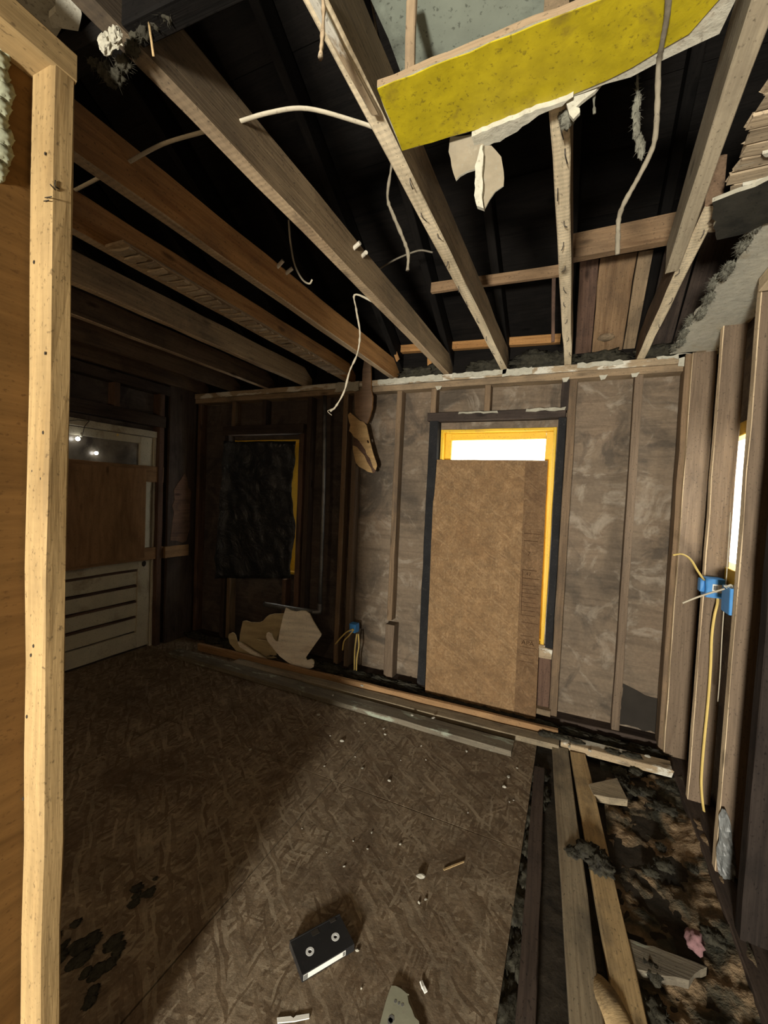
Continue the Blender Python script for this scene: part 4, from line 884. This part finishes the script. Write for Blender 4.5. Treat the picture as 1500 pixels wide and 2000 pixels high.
for i, (u, v, s_, z, lb) in enumerate(((805, 1397, .012, .045, 'left white plaster chip on the grey floor board'), (846, 1402, .013, .045, 'right white plaster chip on the grey floor board'), (650, 1358, .012, .045, 'white plaster chip midway on the grey floor board'), (707, 1339, .015, .09, 'white plaster chip on top of the orange board'), (822, 1711, .019, .008, 'larger grey-white plaster lump on the open floor'), (1112, 1458, .012, .05, 'white chip at the left end of the ledge board'), (1152, 1466, .011, .05, 'pinkish white chip midway on the ledge board'), (1265, 1477, .016, .05, 'white chip near the right end of the ledge board'))):
    b = blob('plaster_chip', onz(u, v, z), (s_, s_ * .6, s_ * .45), 'stone_white', None, i + 50, .4, 2.0, 2, Matrix.Rotation(i * .9, 4, 'Z'), False, -s_ * .3); tag(b, lb, 'chip', 'plaster chips')
b = lumber('wood_splinter', onz(866, 1698, .003), onz(906, 1684, .003), .007, .004, 'floor_board_tan', None, side=(0, 0, 1), seg=2); tag(b, 'thin tan wood splinter right of the plaster lump', 'splinter')
b = lumber('paper_sliver', onz(822, 1918, .003), onz(832, 1938, .003), .010, .004, 'paper_white', None, side=(0, 0, 1), seg=2); tag(b, 'small white sliver above the torn greenish card', 'sliver')
# VHS cassette
D, Cc = onz(590, 1912, .012), onz(688, 1853, .012)
uv_ = (Cc - D).normalized(); Mv = frame((D.x, D.y, 0), (uv_.x, uv_.y, 0), (-uv_.y, uv_.x, 0))
vh = empty('video_cassette', (D.x, D.y, 0), 'black video cassette lying on the floor with two white reels showing', 'video cassette')
def vbox(nm, x, y, z, mat, par, ch=.0015):
    vs = []; M8 = Mv
    o = lumber(nm, M8 @ Vector((x[0], (y[0] + y[1]) / 2, (z[0] + z[1]) / 2)), M8 @ Vector((x[1], (y[0] + y[1]) / 2, (z[0] + z[1]) / 2)), y[1] - y[0], z[1] - z[0], mat, par, side=(0, 0, 1), jit=0, ch=ch, seg=2); return o
LV, WV = .180, .108
sh = slab('shell', rect(0, LV, 0, WV), Mv, .025, 'vhs_plastic', vh, [[(cx + .0105 * math.cos(k * math.pi / 8), .050 + .0105 * math.sin(k * math.pi / 8)) for k in range(16)] for cx in (.045, .135)])
vbox('front_flap', (.0, LV), (WV, WV + .006), (.001, .026), 'vhs_plastic', vh)
vbox('notch', (.070, .095), (WV - .020, WV - .002), (.0245, .0256), 'ink', vh)
vbox('notch', (.140, .160), (WV - .010, WV + .001), (.0245, .0262), 'ink', vh)
for cx in (.045, .135):
    ring = slab('reel', [(cx + .0135 * math.cos(k * math.pi / 12), .050 + .0135 * math.sin(k * math.pi / 12)) for k in range(24)], Mv @ Matrix.Translation((0, 0, .0235)), .002, 'vhs_reel', vh, [[(cx + .0058 * math.cos(k * math.pi / 8), .050 + .0058 * math.sin(k * math.pi / 8)) for k in range(16)]])
    slab('hub_hole', [(cx + .006 * math.cos(k * math.pi / 8), .050 + .006 * math.sin(k * math.pi / 8)) for k in range(16)], Mv @ Matrix.Translation((0, 0, .022)), .002, 'ink', ring)
lab = vbox('spine_label', (.004, .148), (-.0008, .0002), (.004, .021), 'paper_white', vh, .0001)
vbox('label_print', (.004, .018), (-.0012, -.0008), (.005, .020), 'print_grey', lab, .0001)
vbox('label_print', (.138, .146), (-.0012, -.0008), (.006, .019), 'print_grey', lab, .0001)
b = slab('paper_strip', [((p := onz(a, c, .003)).x, p.y) for a, c in ((541, 1988), (568, 1985), (573, 1989), (578, 1984), (604, 1980), (604, 1989), (575, 1995), (542, 1998))], Matrix.Translation((0, 0, .001)), .003, 'paper_white'); tag(b, 'small white torn paper strip at the bottom edge', 'paper')
cd_pix = ((430, 190), (540, 195), (650, 250), (810, 380), (860, 400), (820, 430), (850, 600), (930, 770), (1000, 960), (1100, 1050), (1180, 1500), (60, 1500), (180, 1000), (300, 560), (360, 380))
cz = [((p := onz(730 + a / 12.5, 1910 + c / 12.5, .012)).x, p.y) for a, c in cd_pix]
cd = slab('torn_card', cz, Matrix.Translation((0, 0, .002)), .010, 'card_green'); tag(cd, 'torn greenish cardboard piece with faint print at the bottom', 'cardboard')
for (a, c, s_) in ((530, 575, .0042), (612, 622, .0036), (700, 660, .0042), (430, 1000, .009), (400, 1060, .008)):
    p = onz(730 + a / 12.5, 1910 + c / 12.5, .0122)
    slab('print_mark', [(p.x + s_ * math.cos(k), p.y + s_ * 1.2 * math.sin(k)) for k in (0, 1, 2, 3, 4, 5)], Matrix.Translation((0, 0, .0121)), .0004, 'print_grey', cd)

# ---- toy cradle against the back wall
pd = Vector((.95, .31, 0)).normalized(); pn = Vector((pd.y, -pd.x, 0))
cr = empty('toy_cradle', (-2.05, 2.95, 0), 'small wooden toy cradle with curled rockers tipped by the wall', 'cradle')
def cslab(nm, pix, base, th, mat, edge=None):
    P = Vector(base); Mc = frame(P, pd, (0, 0, 1)); Mci = Mc.inverted(); nn = Mc.to_3x3() @ Vector((0, 0, 1))
    pts = [(Mci @ onplane(430 + a / 3.75, 1150 + c / 3.75, P, nn)).to_2d()[:] for a, c in pix]
    sm = [v[:] for v in [Vector(p) for p in pts]]
    return slab(nm, sm, Mc, th, mat, cr, (), edge)
fp = cslab('end_panel', ((485, 135), (520, 155), (560, 165), (600, 158), (630, 160), (660, 180), (690, 240), (720, 290), (745, 330), (740, 345), (700, 400), (630, 500), (640, 520), (670, 510), (686, 518), (692, 535), (688, 568), (665, 580), (630, 582), (570, 572), (500, 535), (440, 490), (390, 430), (352, 380), (340, 345), (346, 320), (362, 312), (382, 325), (395, 358), (412, 378), (428, 380), (440, 310), (465, 200)), (-2.0, 2.935, 0), .014, 'cradle_wood', 'cradle_side')
rp_ = cslab('end_panel', ((90, 318), (70, 328), (64, 350), (75, 395), (130, 460), (200, 485), (335, 515), (420, 500), (480, 380), (480, 180), (400, 180), (360, 190), (340, 205), (318, 232), (290, 245), (230, 243), (195, 232), (170, 235), (150, 330), (145, 382), (130, 385), (118, 340), (106, 322)), (-2.2, 3.02, 0), .014, 'cradle_side', 'cradle_side')
q0, q1 = onplane(500, 1252, (-2.0, 2.96, 0), pn), onplane(585, 1262, (-2.0, 2.96, 0), pn)
lumber('base_board', q0 + Vector((0, .03, 0)), q1 + Vector((0, .03, 0)), .08, .012, 'cradle_side', cr, side=(0, .3, 1))
rk = cslab('rocker_rail', ((135, 385), (160, 392), (250, 452), (345, 508), (330, 518), (230, 470), (150, 420)), (-2.12, 2.985, 0), .02, 'cradle_wood')
